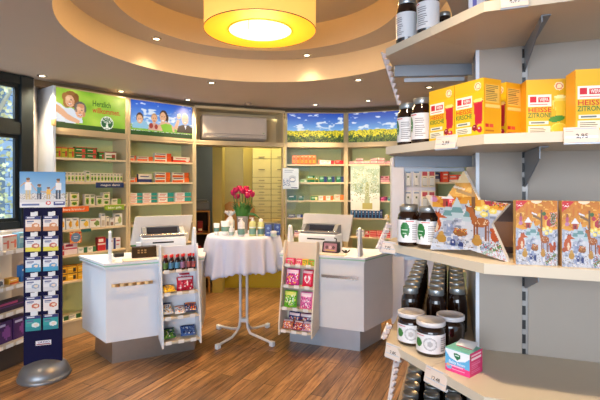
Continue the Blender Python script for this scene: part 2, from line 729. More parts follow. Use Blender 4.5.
nt.links.new(sep.outputs[0], cmb.inputs[0])
nt.links.new(sep.outputs[2], cmb.inputs[1])
nt.links.new(cmb.outputs[0], br.inputs['Vector'])
nt.links.new(br.outputs['Color'], nt.nodes['Principled BSDF'].inputs['Base Color'])
house = empty('neighbouring_house', WL.p(2.2, 5.6, -0.02), WL.deg)
tag(house, 'pale blue brick house facade seen outdoors through the dark framed window', 'building')
b = MB()
b.box(-0.6, 0, 0, 5.0, 0.3, 5.0)
b.build('facade', hm, house)
for x in (0.2, 1.7, 3.2):
    for z in (0.9, 2.9):
        b = MB()
        b.box(x, -0.03, z, x + 0.9, 0.02, z + 1.3)
        b.build('house_window', mat('dull_window_glass', (120, 140, 160), 0.2), house)

tree = empty('birch_tree', WL.p(4.25, 3.2, -0.02), 0)
tag(tree, 'sunny yellow-green tree outdoors at the left window', 'tree')
b = MB()
b.tube([(0, 0, 0), (0.05, 0.02, 1.2), (-0.03, 0.05, 2.4), (0.05, 0, 3.6)], 0.07, 8, [0.09, 0.07, 0.05, 0.02])
b.tube([(0.02, 0.02, 1.8), (0.5, 0.2, 2.6), (0.8, 0.2, 3.1)], 0.03, 6)
b.tube([(0.0, 0.02, 1.5), (-0.5, -0.1, 2.2), (-0.8, -0.1, 2.9)], 0.03, 6)
b.build('trunk', mat('birch_bark', (200, 194, 180), 0.8, vary=0.3), tree)
b = MB()
rg = random.Random(3)
for k in range(2600):
    a = rg.uniform(0, 6.283)
    rr = 1.05 * math.sqrt(rg.random())
    z = rg.uniform(0.9, 4.2)
    c = Vector((rr * math.cos(a), rr * math.sin(a), z))
    d1 = Vector((rg.uniform(-1, 1), rg.uniform(-1, 1), rg.uniform(-1, 1))).normalized() * 0.045
    d2 = d1.cross(Vector((rg.uniform(-1, 1), rg.uniform(-1, 1), rg.uniform(-1, 1))).normalized()).normalized() * 0.03
    b.add([tuple(c - d1), tuple(c + d2), tuple(c + d1), tuple(c - d2)], [(0, 1, 2, 3)])
o = b.build('foliage', mat('yellow_green_leaves', (232, 226, 180), 0.7, vary=0.2), tree)


# ceiling spots
def downlight():
    e = empty('recessed_spotlight')
    b = MB()
    b.lathe([(0.028, -0.008), (0.044, -0.007), (0.048, 0.0)], cap=False)
    b.lathe([(0.028, -0.008), (0.026, -0.004)], cap=False)
    b.build('bezel', CHROME, e)
    b = MB()
    b.lathe([(0.0001, -0.009), (0.027, -0.005)], cap=False)
    b.build('bulb', LEDW, e)
    return e


spot_labels = [
    'recessed ceiling spotlight at the far left above the dark window frame',
    'recessed ceiling spotlight just before the left end of the leftmost picture panel',
    'recessed ceiling spotlight above the right end of the welcome picture panel',
    'recessed ceiling spotlight above the right end of the family picture panel',
    'recessed ceiling spotlight between the family picture and drum lamp, near the recess edge',
    'recessed ceiling spotlight above the left flower field picture',
    'recessed ceiling spotlight beside the round ceiling recess, left of the jars on the top shelf',
    'recessed ceiling spotlight above the right flower field picture',
    'spotlight set in the stepped ring of the round recess, left of the drum lamp',
    'spotlight set in the stepped ring of the round recess, right of the drum lamp']
dl = downlight()
for q, (x, y, z) in enumerate(SPOTS[:10]):
    o = dl if q == 0 else dup(dl)
    o.location = (x, y, z - 0.001)
    tag(o, spot_labels[q], 'spotlight', 'recessed ceiling spotlights')
for q, (x, y, z) in enumerate(SPOTS[10:]):
    dup(dl, (x, y, z - 0.001), label=['recessed ceiling spotlight above the near side shelves out of view', 'recessed ceiling spotlight above the far right corner', 'recessed ceiling spotlight above the floor in front of the window', 'recessed ceiling spotlight above the nearest shelves'][q])
sd = MB()
sd.lathe([(0.045, 0), (0.05, -0.012), (0.03, -0.03), (0.0001, -0.032)], cap=False)
tag(sd.build('smoke_detector', mat('detector_white', (170, 150, 130), 0.5), loc=(-0.70, 5.90, 2.729)), 'small round smoke detector on the ceiling above the air conditioner', 'smoke detector')

# drum lamp
lp = empty('drum_lamp', (CX, CY, 2.798))
tag(lp, 'large glowing amber drum lamp hanging in the round ceiling recess', 'lamp')
b = MB()
b.lathe([(0.418, 0.0), (0.42, 0.33)], seg=64, cap=False)
b.build('lamp_shade', SHADE, lp)
b = MB()
n = 64
v = []
for r, z in ((0.416, 0.004), (0.235, 0.004)):
    v += [(r * math.cos(2 * math.pi * k / n), r * math.sin(2 * math.pi * k / n), z) for k in range(n)]
b.add(v, [(k, n + k, n + (k + 1) % n, (k + 1) % n) for k in range(n)])
b.build('bottom_diffuser', mat('lamp_bottom_fabric', (250, 168, 32), 0.7, emit=0.95, vary=0.05), lp)
b = MB()
b.lathe([(0.235, 0.004), (0.235, 0.30)], seg=48, cap=False)
b.lathe([(0.0001, 0.30), (0.235, 0.30)], seg=48, cap=False)
b.build('inner_shade', SHADEIN, lp)
for r, nm in ((0.42, 'shade_rim'), (0.236, 'inner_rim')):
    b = MB()
    b.tube([(r * math.cos(2 * math.pi * k / 64), r * math.sin(2 * math.pi * k / 64), 0.002) for k in range(65)], 0.0035, 6)
    b.build(nm, mat('rim_wire', (120, 96, 60), 0.4, 0.5), lp)
b = MB()
b.tube([(-0.09, 0.02, 0.02), (-0.09, 0.02, 0.30)], 0.004, 6)
b.tube([(0, 0, 0.30), (0, 0, 0.39)], 0.008, 8)
b.build('hanging_rod', MATS['rim_wire'], lp)
lamp('drum_lamp_bulb', 'POINT', (CX, CY, 2.807 + 0.355), 16, (1.0, 0.62, 0.22), shadow_soft_size=0.12)
lamp('drum_lamp_downlight', 'POINT', (CX, CY, 2.79), 62, (1.0, 0.70, 0.36), shadow_soft_size=0.18)

# ================================================================ wall cabinets
SZ = [1.92, 1.66, 1.40, 1.15, 0.88, 0.60, 0.18]
HT = 2.665
DEP = 0.33
FA = Fr(-2.56, 4.52, 51.8)
FB = Fr(-2.04, 5.18, 44.1)
FG = Fr(-1.40, 5.80, 20.8)
FC = Fr(-0.215, 6.25, 2.6)
FD = Fr(0.663, 6.29, -19.2)
FE = Fr(1.62, 5.45, -32.0)
LA, LB, LG, LC, LD, LE = 0.84, 0.891, 1.268, 0.879, 0.851, 0.85


def backlit(p, L, texts=()):
    b = MB()
    b.m = 0
    z0, z1 = 2.232, 2.655
    b.box(0.032, 0.012, z0, L - 0.032, 0.10, z1)
    b.m = 1
    b.pic(p, (0.034, 0.0115, z0 + 0.002), (L - 0.068, 0, 0), (0, 0, z1 - z0 - 0.004))
    for t, x, z, sz, col, w in texts:
        b.text(t, (0.034 + x * (L - 0.068), 0.0105, z0 + z * (z1 - z0)), (1, 0, 0), (0, 0, 1), sz, col, w)
    return b


def wall_cabinet(fr, L, label, p=None, texts=(), shelves=SZ, left_white=False):
    e = empty('wall_cabinet', fr.p(0, 0), fr.deg)
    tag(e, label, 'cabinet', 'wall cabinets')
    t = 0.026
    b = MB()
    b.box(0.002, 0, 0, t, 0.52 if left_white else DEP, HT)
    b.build('side_panel', mat('frosted_white_panel', (214, 226, 240), 0.35) if left_white else CREAM, e)
    b = MB()
    b.box(L - t, 0, 0, L - 0.002, DEP, HT)
    b.build('side_panel', CREAM, e)
    b = MB()
    b.box(t, DEP - 0.02, 0, L - t, DEP, HT)
    b.build('back_panel', GREEN, e)
    b = MB()
    b.box(t, 0.0, HT - 0.012, L - t, DEP - 0.02, HT)
    b.build('top_panel', CREAM, e)
    b = MB()
    b.box(t, 0.003, 2.165, L - t, DEP - 0.02, 2.2)
    b.box(t, 0.0, 2.2, L - t, 0.04, 2.231)
    b.build('header_rail', CREAM, e)
    b = MB()
    b.box(t, 0.03, 0, L - t, 0.05, 0.158)
    b.build('plinth', CREAM, e)
    for z in shelves:
        b = MB()
        b.box(t + 0.001, 0.012, z - 0.022, L - t - 0.001, DEP - 0.021, z)
        b.build('shelf', EDGE, e)
    if p is not None:
        backlit(p, L, texts).build('light_box_picture', [CREAM, LITP], e)
    return e


def blur_green(w, h, seed):
    p = Pic(w, h)
    n1 = p.noise(4, 3, seed)
    n2 = p.noise(9, 5, seed + 1)
    t = (0.6 * n1 + 0.4 * n2)[..., None]
    p.a = np.array((96, 160, 20.0)) * (1 - t) + np.array((214, 236, 96.0)) * t
    t2 = np.clip((p.x - 0.45) * 1.8, 0, 1)[..., None] * np.clip(1 - p.y, 0, 1)[..., None]
    p.a = p.a * (1 - 0.5 * t2) + np.array((226, 238, 130.0)) * 0.5 * t2
    p.a = np.round(p.a / 6) * 6
    return p


p = blur_green(132, 72, 5)
HAIR, SKIN, SK2, SHIRT = (150, 98, 44), (236, 180, 140), (214, 148, 108), (236, 240, 246)
p.poly([(0, .36), (.06, .40), (.14, .52), (.20, .62), (.30, .80), (.26, .86), (0, .86)], SHIRT)
p.poly([(.10, .50), (.2, .47), (.34, .60), (.36, .84), (.12, .84)], (224, 230, 240))
p.poly([(0, .42), (.05, .46), (.16, .64), (.32, .78), (.30, .86), (.14, .78), (0, .60)], SKIN)
p.ell(.195, .25, .105, .21, HAIR).ell(.115, .20, .04, .10, (166, 112, 52)).ell(.27, .22, .035, .14, (128, 80, 34)).ell(.14, .34, .05, .14, (176, 120, 58)).ell(.24, .30, .05, .16, (140, 86, 38))
p.ell(.18, .30, .062, .155, SKIN, -8)
p.ell(.16, .27, .010, .014, (70, 44, 30)).ell(.20, .265, .010, .014, (70, 44, 30)).ell(.18, .375, .028, .026, (190, 60, 56)).ell(.18, .37, .022, .014, (250, 248, 244)).ell(.178, .32, .010, .018, SK2)
p.ell(.325, .46, .085, .185, (96, 92, 92)).ell(.325, .52, .070, .185, SKIN, 6).ell(.33, .39, .05, .06, SK2)
p.ell(.30, .50, .010, .013, (60, 40, 30)).ell(.345, .505, .010, .013, (60, 40, 30)).ell(.322, .625, .030, .026, (180, 80, 70)).ell(.322, .62, .026, .014, (250, 248, 244)).ell(.32, .56, .012, .022, SK2)
p.ell(.272, .46, .012, .10, (120, 116, 114)).ell(.385, .47, .010, .09, (110, 106, 104))
p.ell(.155, .24, .03, .05, (244, 200, 160)).ell(.30, .46, .03, .05, (244, 196, 158)).ell(.375, .60, .02, .07, (206, 142, 104)).ell(.225, .33, .014, .06, (214, 150, 112))
p.rect(0, .87, 1, 1, (26, 82, 22)).poly([(0, .84), (.5, .90), (1, .92), (1, 1), (0, 1)], (22, 70, 20))
p.ell(.715, .76, .098, .178, (246, 248, 240)).ell(.715, .76, .088, .160, (24, 92, 44)).ell(.715, .69, .07, .08, (238, 242, 226)).ell(.715, .69, .062, .07, (40, 104, 50))
p.speck(.655, .62, .775, .76, [(238, 242, 226), (30, 92, 44)], 0.5, 4)
p.poly([(.705, .74), (.725, .74), (.735, .90), (.695, .90)], (238, 242, 226)).rect(.665, .88, .765, .905, (238, 242, 226))
T_A = [('Herzlich', .635, .72, .088, (34, 96, 30), .21), ('willkommen.', .71, .545, .088, (196, 44, 30), .33)]
cabA = wall_cabinet(FA, LA, 'green-backed wall cabinet under the lit welcome picture, nearest the window', p, T_A, left_white=True)


def sky(p, y1, seed, c0=(36, 92, 206), c1=(150, 200, 244)):
    p.grad(c0, c1, 0, y1)
    n1 = p.noise(9, 12, seed) * 0.6 + p.noise(24, 26, seed + 2) * 0.4 + 0.14 * (p.y / y1 - 0.62)
    m = (n1 > 0.58) & (p.y < y1)
    t = np.clip((n1 - 0.58) * 7, 0, 0.9)[..., None]
    q = p.a * (1 - t) + np.array((240, 246, 252.0)) * t
    p.a[m] = q[m]
    p.a = np.round(p.a / 5) * 5
    return p


p = sky(Pic(132, 72), .74, 11)
p.speck(0, .70, 1, .84, [(126, 186, 50), (176, 214, 92), (206, 226, 120), (98, 160, 40)], .75, 3)
p.rect(0, .78, 1, .86, (140, 194, 60)).speck(0, .76, 1, .88, [(126, 186, 50), (186, 214, 92), (98, 160, 40)], .6, 5)
p.rect(0, .87, 1, 1, (22, 76, 22))
p.poly([(.02, .70), (.10, .58), (.24, .60), (.28, .80), (.02, .80)], (150, 200, 226)).ell(.135, .50, .055, .15, (84, 56, 34)).ell(.135, .54, .045, .13, SKIN).ell(.12, .52, .008, .012, (50, 30, 20)).ell(.15, .52, .008, .012, (50, 30, 20)).ell(.135, .60, .02, .016, (250, 240, 236))
p.poly([(.28, .66), (.36, .60), (.44, .66), (.44, .84), (.26, .84)], (220, 170, 150)).ell(.36, .46, .048, .13, (196, 150, 100)).ell(.36, .49, .042, .12, SKIN).ell(.345, .47, .007, .011, (50, 30, 20)).ell(.375, .47, .007, .011, (50, 30, 20)).ell(.36, .56, .016, .014, (190, 80, 70)).ell(.31, .70, .03, .08, (170, 60, 50)).ell(.39, .72, .025, .07, (170, 60, 50))
p.poly([(.42, .72), (.47, .56), (.60, .56), (.68, .68), (.70, .84), (.42, .84)], (236, 186, 148)).poly([(.46, .66), (.54, .60), (.64, .62), (.66, .84), (.5, .84)], (140, 200, 50)).ell(.51, .38, .065, .175, (74, 48, 30)).ell(.50, .42, .05, .155, SKIN).ell(.482, .40, .008, .011, (50, 30, 20)).ell(.52, .40, .008, .011, (50, 30, 20)).ell(.50, .52, .026, .018, (250, 244, 240)).ell(.57, .44, .02, .12, (74, 48, 30))
p.poly([(.68, .72), (.74, .44), (.78, .46), (.74, .76)], SKIN).ell(.765, .36, .03, .06, SKIN).ell(.77, .30, .03, .05, (236, 220, 190))
p.poly([(.73, .84), (.76, .64), (.84, .58), (.94, .58), (1.0, .66), (1.0, .84)], (52, 34, 34)).ell(.875, .38, .06, .17, (222, 214, 204)).ell(.875, .42, .055, .155, (238, 190, 160)).ell(.857, .40, .008, .010, (50, 30, 20)).ell(.893, .40, .008, .010, (50, 30, 20)).ell(.875, .50, .024, .018, (250, 244, 240)).poly([(.86, .60), (.90, .60), (.885, .74)], (220, 226, 236))
cabB = wall_cabinet(FB, LB, 'green-backed wall cabinet under the lit picture of a family in the grass', p)

for fr, L, seed, lab in ((FC, LC, 23, 'green-backed wall cabinet under the left flower field picture, right of the yellow drawers'), (FD, LD, 31, 'green-backed wall cabinet under the right flower field picture, beside the white display panel')):
    p = sky(Pic(132, 72), .62, seed, (18, 66, 176), (130, 186, 236))
    n1 = p.noise(26, 14, seed)
    n2 = p.noise(60, 30, seed + 5)
    hz = .56 + .05 * p.noise(20, 2, seed + 1)
    fl = p.y > hz
    p.mask(fl, (224, 202, 16))
    p.mask(fl & (n1 * .6 + n2 * .4 > .55), (244, 226, 40))
    p.mask(fl & (n2 < .38), (150, 150, 20))
    p.mask((p.y > .70) & (n2 < .30 + (p.y - .70) * 3.0), (96, 120, 16))
    p.mask((p.y > .76) & (n1 < .2 + (p.y - .74) * 3.6), (40, 70, 12))
    p.mask((p.y > .84) & (n2 > .62), (110, 130, 24))
    if fr is FC:
        cabC = wall_cabinet(fr, L, lab, p)
    else:
        cabD = wall_cabinet(fr, L, lab, p)
cabE = wall_cabinet(FE, LE, 'green-backed wall cabinet glimpsed between the two near shelves at right', None)
cabE['label'] = 'green-backed wall cabinet glimpsed above the star-shaped box at right'

# shadow gap above the cabinets, its shade put into the strip's brown colour
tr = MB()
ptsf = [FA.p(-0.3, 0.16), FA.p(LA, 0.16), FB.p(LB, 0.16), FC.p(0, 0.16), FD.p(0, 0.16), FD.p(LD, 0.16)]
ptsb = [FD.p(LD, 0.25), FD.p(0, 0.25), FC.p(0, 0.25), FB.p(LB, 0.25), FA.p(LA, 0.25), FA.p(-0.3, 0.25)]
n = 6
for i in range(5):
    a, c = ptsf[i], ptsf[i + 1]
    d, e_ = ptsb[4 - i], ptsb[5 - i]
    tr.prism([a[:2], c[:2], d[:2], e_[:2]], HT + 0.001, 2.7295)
struct(tr.build('trim_4', mat('shadow_gap_brown', (120, 100, 74), 0.7)))

# overhead compartment with the air conditioner
oc = empty('overhead_cabinet', FG.p(0, 0), FG.deg)
tag(oc, 'cream overhead compartment that bridges the opening and holds the air conditioner', 'cabinet')
b = MB()
b.box(0.0, 0.003, 2.165, LG, DEP - 0.02, 2.2)
b.box(0.0, 0.0, 2.2, LG, 0.03, 2.225)
b.build('bottom_panel', CREAM, oc)
b = MB()
b.box(0.0, DEP - 0.02, 2.2, LG, DEP, HT - 0.012)
b.build('back_panel', CREAM, oc)
b = MB()
b.box(0.0, 0, HT - 0.012, LG, DEP, HT + 0.02)
b.build('top_panel', CREAM, oc)
for x in (0.0, LG - 0.036):
    b = MB()
    b.box(x, 0.0, 0.0, x + 0.02, 0.06, 2.165)
    b.box(x, 0.0, 2.225, x + 0.02, DEP - 0.02, HT - 0.012)
    b.build('side_panel', CREAM, oc)
ac = empty('air_conditioner', FG.p(0.11, 0, 2.25), FG.deg)
tag(ac, 'white wall air conditioner in the compartment above the opening', 'air conditioner')
b = MB()
b.slab_yz([(0.31, 0.0), (0.31, 0.33), (0.08, 0.33), (0.055, 0.31), (0.05, 0.07), (0.075, 0.02), (0.12, 0.0)], 0, 0.90)
b.build('housing', mat('air_conditioner_white', (206, 198, 190), 0.25, coat=0.4), ac)
b = MB()
b.box(0.02, 0.0475, 0.075, 0.88, 0.0495, 0.079)
b.box(0.03, 0.058, 0.028, 0.80, 0.066, 0.031)
b.build('air_slot', DARK, ac)
b = MB()
b.at((0, 0.062, 0.03), 0, -25)
b.box(0.05, -0.004, -0.002, 0.85, 0.0, 0.03)
b.build('vane', mat('vane_white', (190, 184, 178), 0.3), ac)
b = MB()
b.box(0.845, 0.046, 0.10, 0.865, 0.0495, 0.107)
b.build('status_light', mat('status_light_green', (90, 160, 90), 0.4), ac)

# ================================================================ the back room
def wallbox(name, x0, y0, x1, y1, m, z1=2.73):
    b = MB()
    b.box(x0, y0, 0, x1, y1, z1)
    return struct(b.build(name, m))


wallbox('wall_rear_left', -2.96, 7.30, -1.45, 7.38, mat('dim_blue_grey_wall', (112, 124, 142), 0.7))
wallbox('trim_5', -1.315, 6.55, -1.165, 6.75, YELLOW)
wallbox('trim_6', -0.92, 7.06, -0.775, 7.38, YELLOW)
dc = empty('drawer_cabinet', (-0.765, 6.98, 0))
tag(dc, 'tall pale yellow pharmacy drawer cabinet in the back room', 'drawer cabinet')
b = MB()
b.box(0, 0.012, 0, 0.95, 0.30, 2.30)
b.build('body', mat('drawer_gap_shade', (120, 104, 50), 0.6), dc)
cols = [(0.004, 0.298), (0.306, 0.598), (0.606, 0.946)]
for x0, x1 in cols:
    for z0, z1, hn, hz in ((2.04, 2.296, True, 2.07), (1.745, 2.034, True, 1.87)):
        b = MB()
        b.box(x0, 0, z0, x1, 0.0115, z1, 0.002)
        o = b.build('door', PALEY, dc)
        h = MB()
        h.box((x0 + x1) / 2 - 0.05, -0.014, hz - 0.006, (x0 + x1) / 2 + 0.05, -0.0005, hz + 0.002)
        h.build('handle', mat('drawer_handle', (110, 96, 52), 0.4, 0.3), o)
    for k in range(10):
        z1 = 1.739 - k * 0.095
        b = MB()
        b.box(x0, 0, z1 - 0.089, x1, 0.0115, z1, 0.002)
        o = b.build('drawer', PALEY, dc)
        h = MB()
        h.box((x0 + x1) / 2 - 0.045, -0.014, z1 - 0.05, (x0 + x1) / 2 + 0.045, -0.0005, z1 - 0.043)
        h.build('handle', MATS['drawer_handle'], o)
lc = empty('low_counter', (-1.36, 6.865, 0))
tag(lc, 'low mustard yellow counter on the back room floor behind the cloth table', 'counter')
b = MB()
b.box(0, 0, 0, 1.5, 0.10, 0.80, 0.003)
b.build('panel', mat('olive_yellow_panel', (178, 158, 30), 0.6), lc)
b = MB()
b.box(-0.02, -0.02, 0.80, 1.52, 0.13, 0.825, 0.003)
b.build('worktop', WOOD, lc)
wb = MB()
pl = [(0, 0)] + [(0, 0.42)] + [(0.04, 0.49), (0.10, 0.53)] + [(0.36, 0.53), (0.44, 0.50), (0.50, 0.42), (0.50, 0)]
wb.slab_xz(pl[::-1], 0, 0.03)
tag(wb.build('wooden_screen', WOOD, loc=(-1.22, 6.88, 0.825)), 'honey coloured wooden board with rounded top behind the tulips', 'screen')
# low wooden shelf unit seen through the left of the opening
ws = empty('wooden_shelf_unit', (-1.96, 6.42, 0), 14)
tag(ws, 'honey wood shelf unit in the dim room behind the opening, left of the yellow pillar', 'shelf')
for x in (0, 0.60):
    b = MB()
    b.box(x, 0, 0, x + 0.022, 0.34, 1.21)
    b.build('side_panel', WOOD, ws)
for z in (0.24, 0.52, 0.90, 1.21):
    b = MB()
    b.box(0.023 if z < 1.2 else 0, 0.004, z - 0.022 if z < 1.2 else 1.211, 0.599 if z < 1.2 else 0.622, 0.336, z if z < 1.2 else 1.232)
    b.build('shelf', WOOD, ws)
b = MB()
b.box(0, 0.341, 0.0, 0.622, 0.35, 1.21)
b.build('back_panel', mat('dark_back_board', (72, 54, 40), 0.7), ws)
fw = Fr(-1.96, 6.42, 14)
b = MB()
b.box(0, 0, 0, 0.26, 0.2, 0.13, 0.012)
b.box(0.03, 0.02, 0.13, 0.23, 0.14, 0.16, 0.008)
tag(b.build('label_printer', GREY, loc=fw.p(0.36, 0.06, 1.233), rz=14), 'grey label printer on the dim wooden shelf unit', 'printer')


def sweets_bag(w, h, d, pic, gloss=True, name='bag', back=(200, 200, 200)):
    b = MB()
    nx, nz = pic.w, pic.h

    def f(sx):
        def g(a, c):
            t = (1 - (2 * a - 1) ** 4) * (1 - (2 * c - 1) ** 6)
            wob = 0.10 * math.sin(9 * a + 5 * c) * math.sin(7 * c + 2)
            y = -sx * d / 2 * t * (1 + wob)
            x = (a - 0.5) * w * (1 - 0.06 * (1 - (2 * c - 1) ** 2))
            return Vector((x, y, c * h))
        return g
    b.pic(pic, (0, 0, 0), (1, 0, 0), (0, 0, 1), fn=f(1))
    bp = Pic(nx, nz, back)
    b.pic(bp, (0, 0, 0), (1, 0, 0), (0, 0, 1), fn=f(-1))
    return b.build(name, GLOSSP if gloss else PRINT)


o = sweets_bag(0.24, 0.30, 0.10, Pic(10, 12, (206, 204, 210)).ell(.5, .35, .2, .14, (170, 40, 40)), False, 'paper_bag')
o.location = fw.p(0.16, 0.12, 1.233)
o.rotation_euler = (0, 0, R(14))
tag(o, 'crumpled white paper bag with red print on the wooden shelf unit', 'bag')
for k, (x, z, c, n_) in enumerate(((0.20, 0.901, (176, 30, 24), 'red'), (0.30, 0.901, (196, 150, 40), 'ochre'), (0.44, 0.901, (150, 30, 30), 'dark red'), (0.24, 0.521, (200, 30, 24), 'bright red'), (0.42, 0.521, (190, 44, 30), 'brick red'))):
    b = MB()
    b.col = c
    b.box(0, 0, 0, 0.075, 0.10, 0.17 if k != 1 else 0.10, 0.003)
    b.col = (230, 220, 200)
    b.box(0.01, -0.001, 0.03, 0.065, 0, 0.06)
    tag(b.build('carton', PRINT, loc=fw.p(x, 0.05, z), rz=14), '%s carton on the %s board of the honey wood shelf unit' % (n_, 'middle' if z > 0.6 else 'lower'), 'carton')

# ================================================================ cartons on the wall cabinets
def carton_pic(kind, base, a=(255, 255, 255), c=(40, 40, 40), seed=0, w=10, h=9):
    p = Pic(w, h, base)
    if kind == 'band':                      # pale carton, coloured lower band, dark title
        p.rect(0, .68, 1, 1, a).rect(.12, .2, .8, .36, c)
    elif kind == 'top':
        p.rect(0, 0, 1, .15, a).rect(.15, .45, .6, .6, c).rect(.62, .36, .9, .85, a)
    elif kind == 'side':
        p.rect(.58, .05, 1, .95, a).rect(.08, .22, .5, .36, c).rect(.08, .5, .42, .58, c, .5)
    elif kind == 'sun':
        p.rect(.06, .12, .6, .26, c).ell(.66, .55, .24, .3, a).rect(.06, .74, .5, .82, c, .6)
    elif kind == 'stripe':
        p.rect(0, .42, 1, .6, a).rect(.1, .12, .7, .28, c)
    elif kind == 'herb':
        p.rect(.16, .34, .84, .9, a).ell(.5, .62, .26, .22, (70, 130, 30)).rect(.1, .1, .9, .2, c)
    elif kind == 'med':
        p.rect(0, .60, .66, 1, a).rect(.72, 0, 1, 1, a).rect(.08, .16, .62, .34, c)
    elif kind == 'diag':
        p.rect(.0, .0, .34, 1, a).rect(.42, .2, .9, .36, c).rect(.42, .52, .8, .62, c, .6)
    elif kind == 'tall':
        p.rect(.2, .08, .8, .2, c).rect(.2, .5, .8, .92, a)
    return p


def carton(w, d, h, p, side, name='carton', top=None):
    b = MB()
    b.col = side
    b.box(0, 0.0006, 0, w, d, h)
    if top:
        b.col = top
        b.add([(0, 0.0006, h + .0003), (w, 0.0006, h + .0003), (w, d, h + .0003), (0, d, h + .0003)], [(0, 1, 2, 3)])
    b.pic(p, (0, 0, 0), (w, 0, 0), (0, 0, h))
    return b.build(name, PRINT)


NTH = ('first', 'second', 'third', 'fourth', 'fifth', 'sixth', 'seventh', 'eighth', 'ninth', 'tenth')



def row(fr, z, u, n, w, d, h, gap, stack, p, side, label, group=None, v=0.035, jit=0.012, cat='carton', name='carton', top=None):
    """n cartons side by side from u, each stack high"""
    proto = carton(w, d, h, p, side, name, top)
    rg = random.Random(int(u * 1000) + int(z * 77))
    first = True
    for k in range(n):
        j = rg.uniform(0, jit)
        for q in range(stack):
            o = proto if first else proto.copy()
            if not first:
                COL.objects.link(o)
            first = False
            o.location = fr.p(u + k * (w + gap), v + j, z + 0.0005 + q * (h + 0.0008))
            o.rotation_euler = (0, 0, R(fr.deg + rg.uniform(-1.2, 1.2)))
            lb = label
            if n > 1:
                lb += ', ' + (('left', 'right')[k] if n == 2 else NTH[k])
                if n > 2:
                    lb += ' from left'
            if stack > 1:
                lb += (', ' if n == 1 else ' ') + (('lower', 'upper') if stack == 2 else ('lowest', 'middle', 'topmost'))[q]
            tag(o, lb, cat, group if n * stack > 1 else None)


NAV, LGRN, DGRN, ORG, TEAL, REDC, WH, CR = (36, 44, 90), (150, 186, 60), (28, 96, 48), (236, 104, 34), (48, 160, 150), (206, 34, 40), (240, 238, 230), (238, 230, 208)
S1, S2, S3, S4, S5, S6, S7 = SZ
# welcome cabinet (A)
row(FA, S1, 0.035, 3, 0.062, 0.06, 0.11, 0.006, 1, carton_pic('top', (176, 178, 40), (200, 60, 50), (90, 120, 30)), (150, 150, 40), 'olive yellow carton on the highest welcome cabinet shelf', 'olive yellow cartons, highest shelf under the welcome picture')
row(FA, S1, 0.245, 2, 0.118, 0.06, 0.062, 0.006, 2, carton_pic('top', (40, 110, 48), (214, 70, 60), (230, 236, 210)), (30, 90, 40), 'dark green carton with red band, highest welcome cabinet shelf', 'stacked dark green cartons under the welcome picture')
row(FA, S1, 0.51, 1, 0.055, 0.06, 0.085, 0, 1, carton_pic('top', (60, 140, 50), (200, 60, 50), WH), (40, 100, 40), 'small single green carton right of the stacked dark green cartons, highest welcome cabinet shelf')
row(FA, S1, 0.58, 1, 0.135, 0.05, 0.09, 0, 1, carton_pic('top', CR, (150, 60, 40), (60, 130, 50)).rect(.1, .8, .9, .95, (60, 130, 50)), (220, 214, 190), 'wide white carton with green plant print, right end of the highest welcome cabinet shelf')
hp = carton_pic('herb', CR, (206, 222, 120), (70, 110, 40), w=6, h=9)
row(FA, S2, 0.045, 1, 0.04, 0.05, 0.055, 0, 1, hp, (170, 190, 80), 'smallest green carton at the left end of the second shelf under the welcome picture')
row(FA, S2, 0.125, 6, 0.034, 0.05, 0.105, 0.004, 1, hp, CR, 'narrow white and green carton left of the tall one, second shelf', 'narrow white and green cartons, second shelf, left')
row(FA, S2, 0.355, 1, 0.05, 0.05, 0.125, 0, 1, hp, CR, 'tallest white and green carton in the long row on the second welcome cabinet shelf')
row(FA, S2, 0.412, 10, 0.035, 0.05, 0.10, 0.003, 1, hp, CR, 'narrow white and green carton in the row behind the navy strip', 'narrow white and green cartons, second shelf, right')
row(FA, S3, 0.075, 2, 0.095, 0.06, 0.074, 0.016, 2, carton_pic('herb', CR, (214, 220, 90), (110, 130, 40)), CR, 'cream and lime carton in stacks of two behind the orange shelf strip', 'cream and lime cartons behind the orange strip')
row(FA, S3, 0.35, 2, 0.055, 0.06, 0.125, 0.0, 1, carton_pic('herb', CR, (170, 200, 80), (70, 110, 40)), CR, 'tall cream and lime carton in the middle of the third welcome cabinet shelf', 'tall cream and lime cartons in the middle')
row(FA, S3, 0.475, 1, 0.075, 0.06, 0.105, 0, 1, carton_pic('herb', CR, (170, 200, 80), (70, 110, 40)), CR, 'single cream and lime carton left of the right-hand stack, third welcome cabinet shelf')
row(FA, S3, 0.556, 1, 0.08, 0.06, 0.07, 0, 2, carton_pic('herb', CR, (190, 210, 90), (70, 110, 40)), CR, 'cream and lime carton in the stack behind the green shelf strip', 'right-hand stack of cream and lime cartons')
row(FA, S3, 0.66, 1, 0.115, 0.06, 0.065, 0, 1, carton_pic('side', CR, (110, 160, 60), (70, 110, 40)), CR, 'low cream and green carton at the right end of the third welcome cabinet shelf')
row(FA, S4, 0.055, 1, 0.085, 0.06, 0.12, 0, 1, carton_pic('sun', WH, (240, 176, 40), (130, 130, 140)), WH, 'white carton with yellow disc at the left end of the fourth welcome cabinet shelf')
row(FA, S4, 0.15, 2, 0.066, 0.06, 0.122, 0.003, 1, carton_pic('sun', WH, (240, 176, 40), (130, 130, 140)), WH, 'white carton with yellow disc above the round badge, fourth welcome cabinet shelf', 'white cartons with yellow discs above the badge')
row(FA, S4, 0.295, 1, 0.10, 0.06, 0.105, 0, 1, carton_pic('sun', WH, (240, 200, 60), (60, 130, 130)), WH, 'white carton with yellow disc behind the teal strip, fourth welcome cabinet shelf')
row(FA, S4, 0.40, 1, 0.12, 0.06, 0.10, 0, 1, carton_pic('sun', WH, (120, 150, 70), (190, 60, 60)), WH, 'wide white carton with green picture in the middle of the fourth welcome cabinet shelf')
row(FA, S4, 0.53, 1, 0.05, 0.05, 0.15, 0, 1, carton_pic('tall', WH, (200, 190, 170), (90, 110, 120), w=6, h=12), WH, 'tallest slim white carton on the fourth shelf of the welcome cabinet')
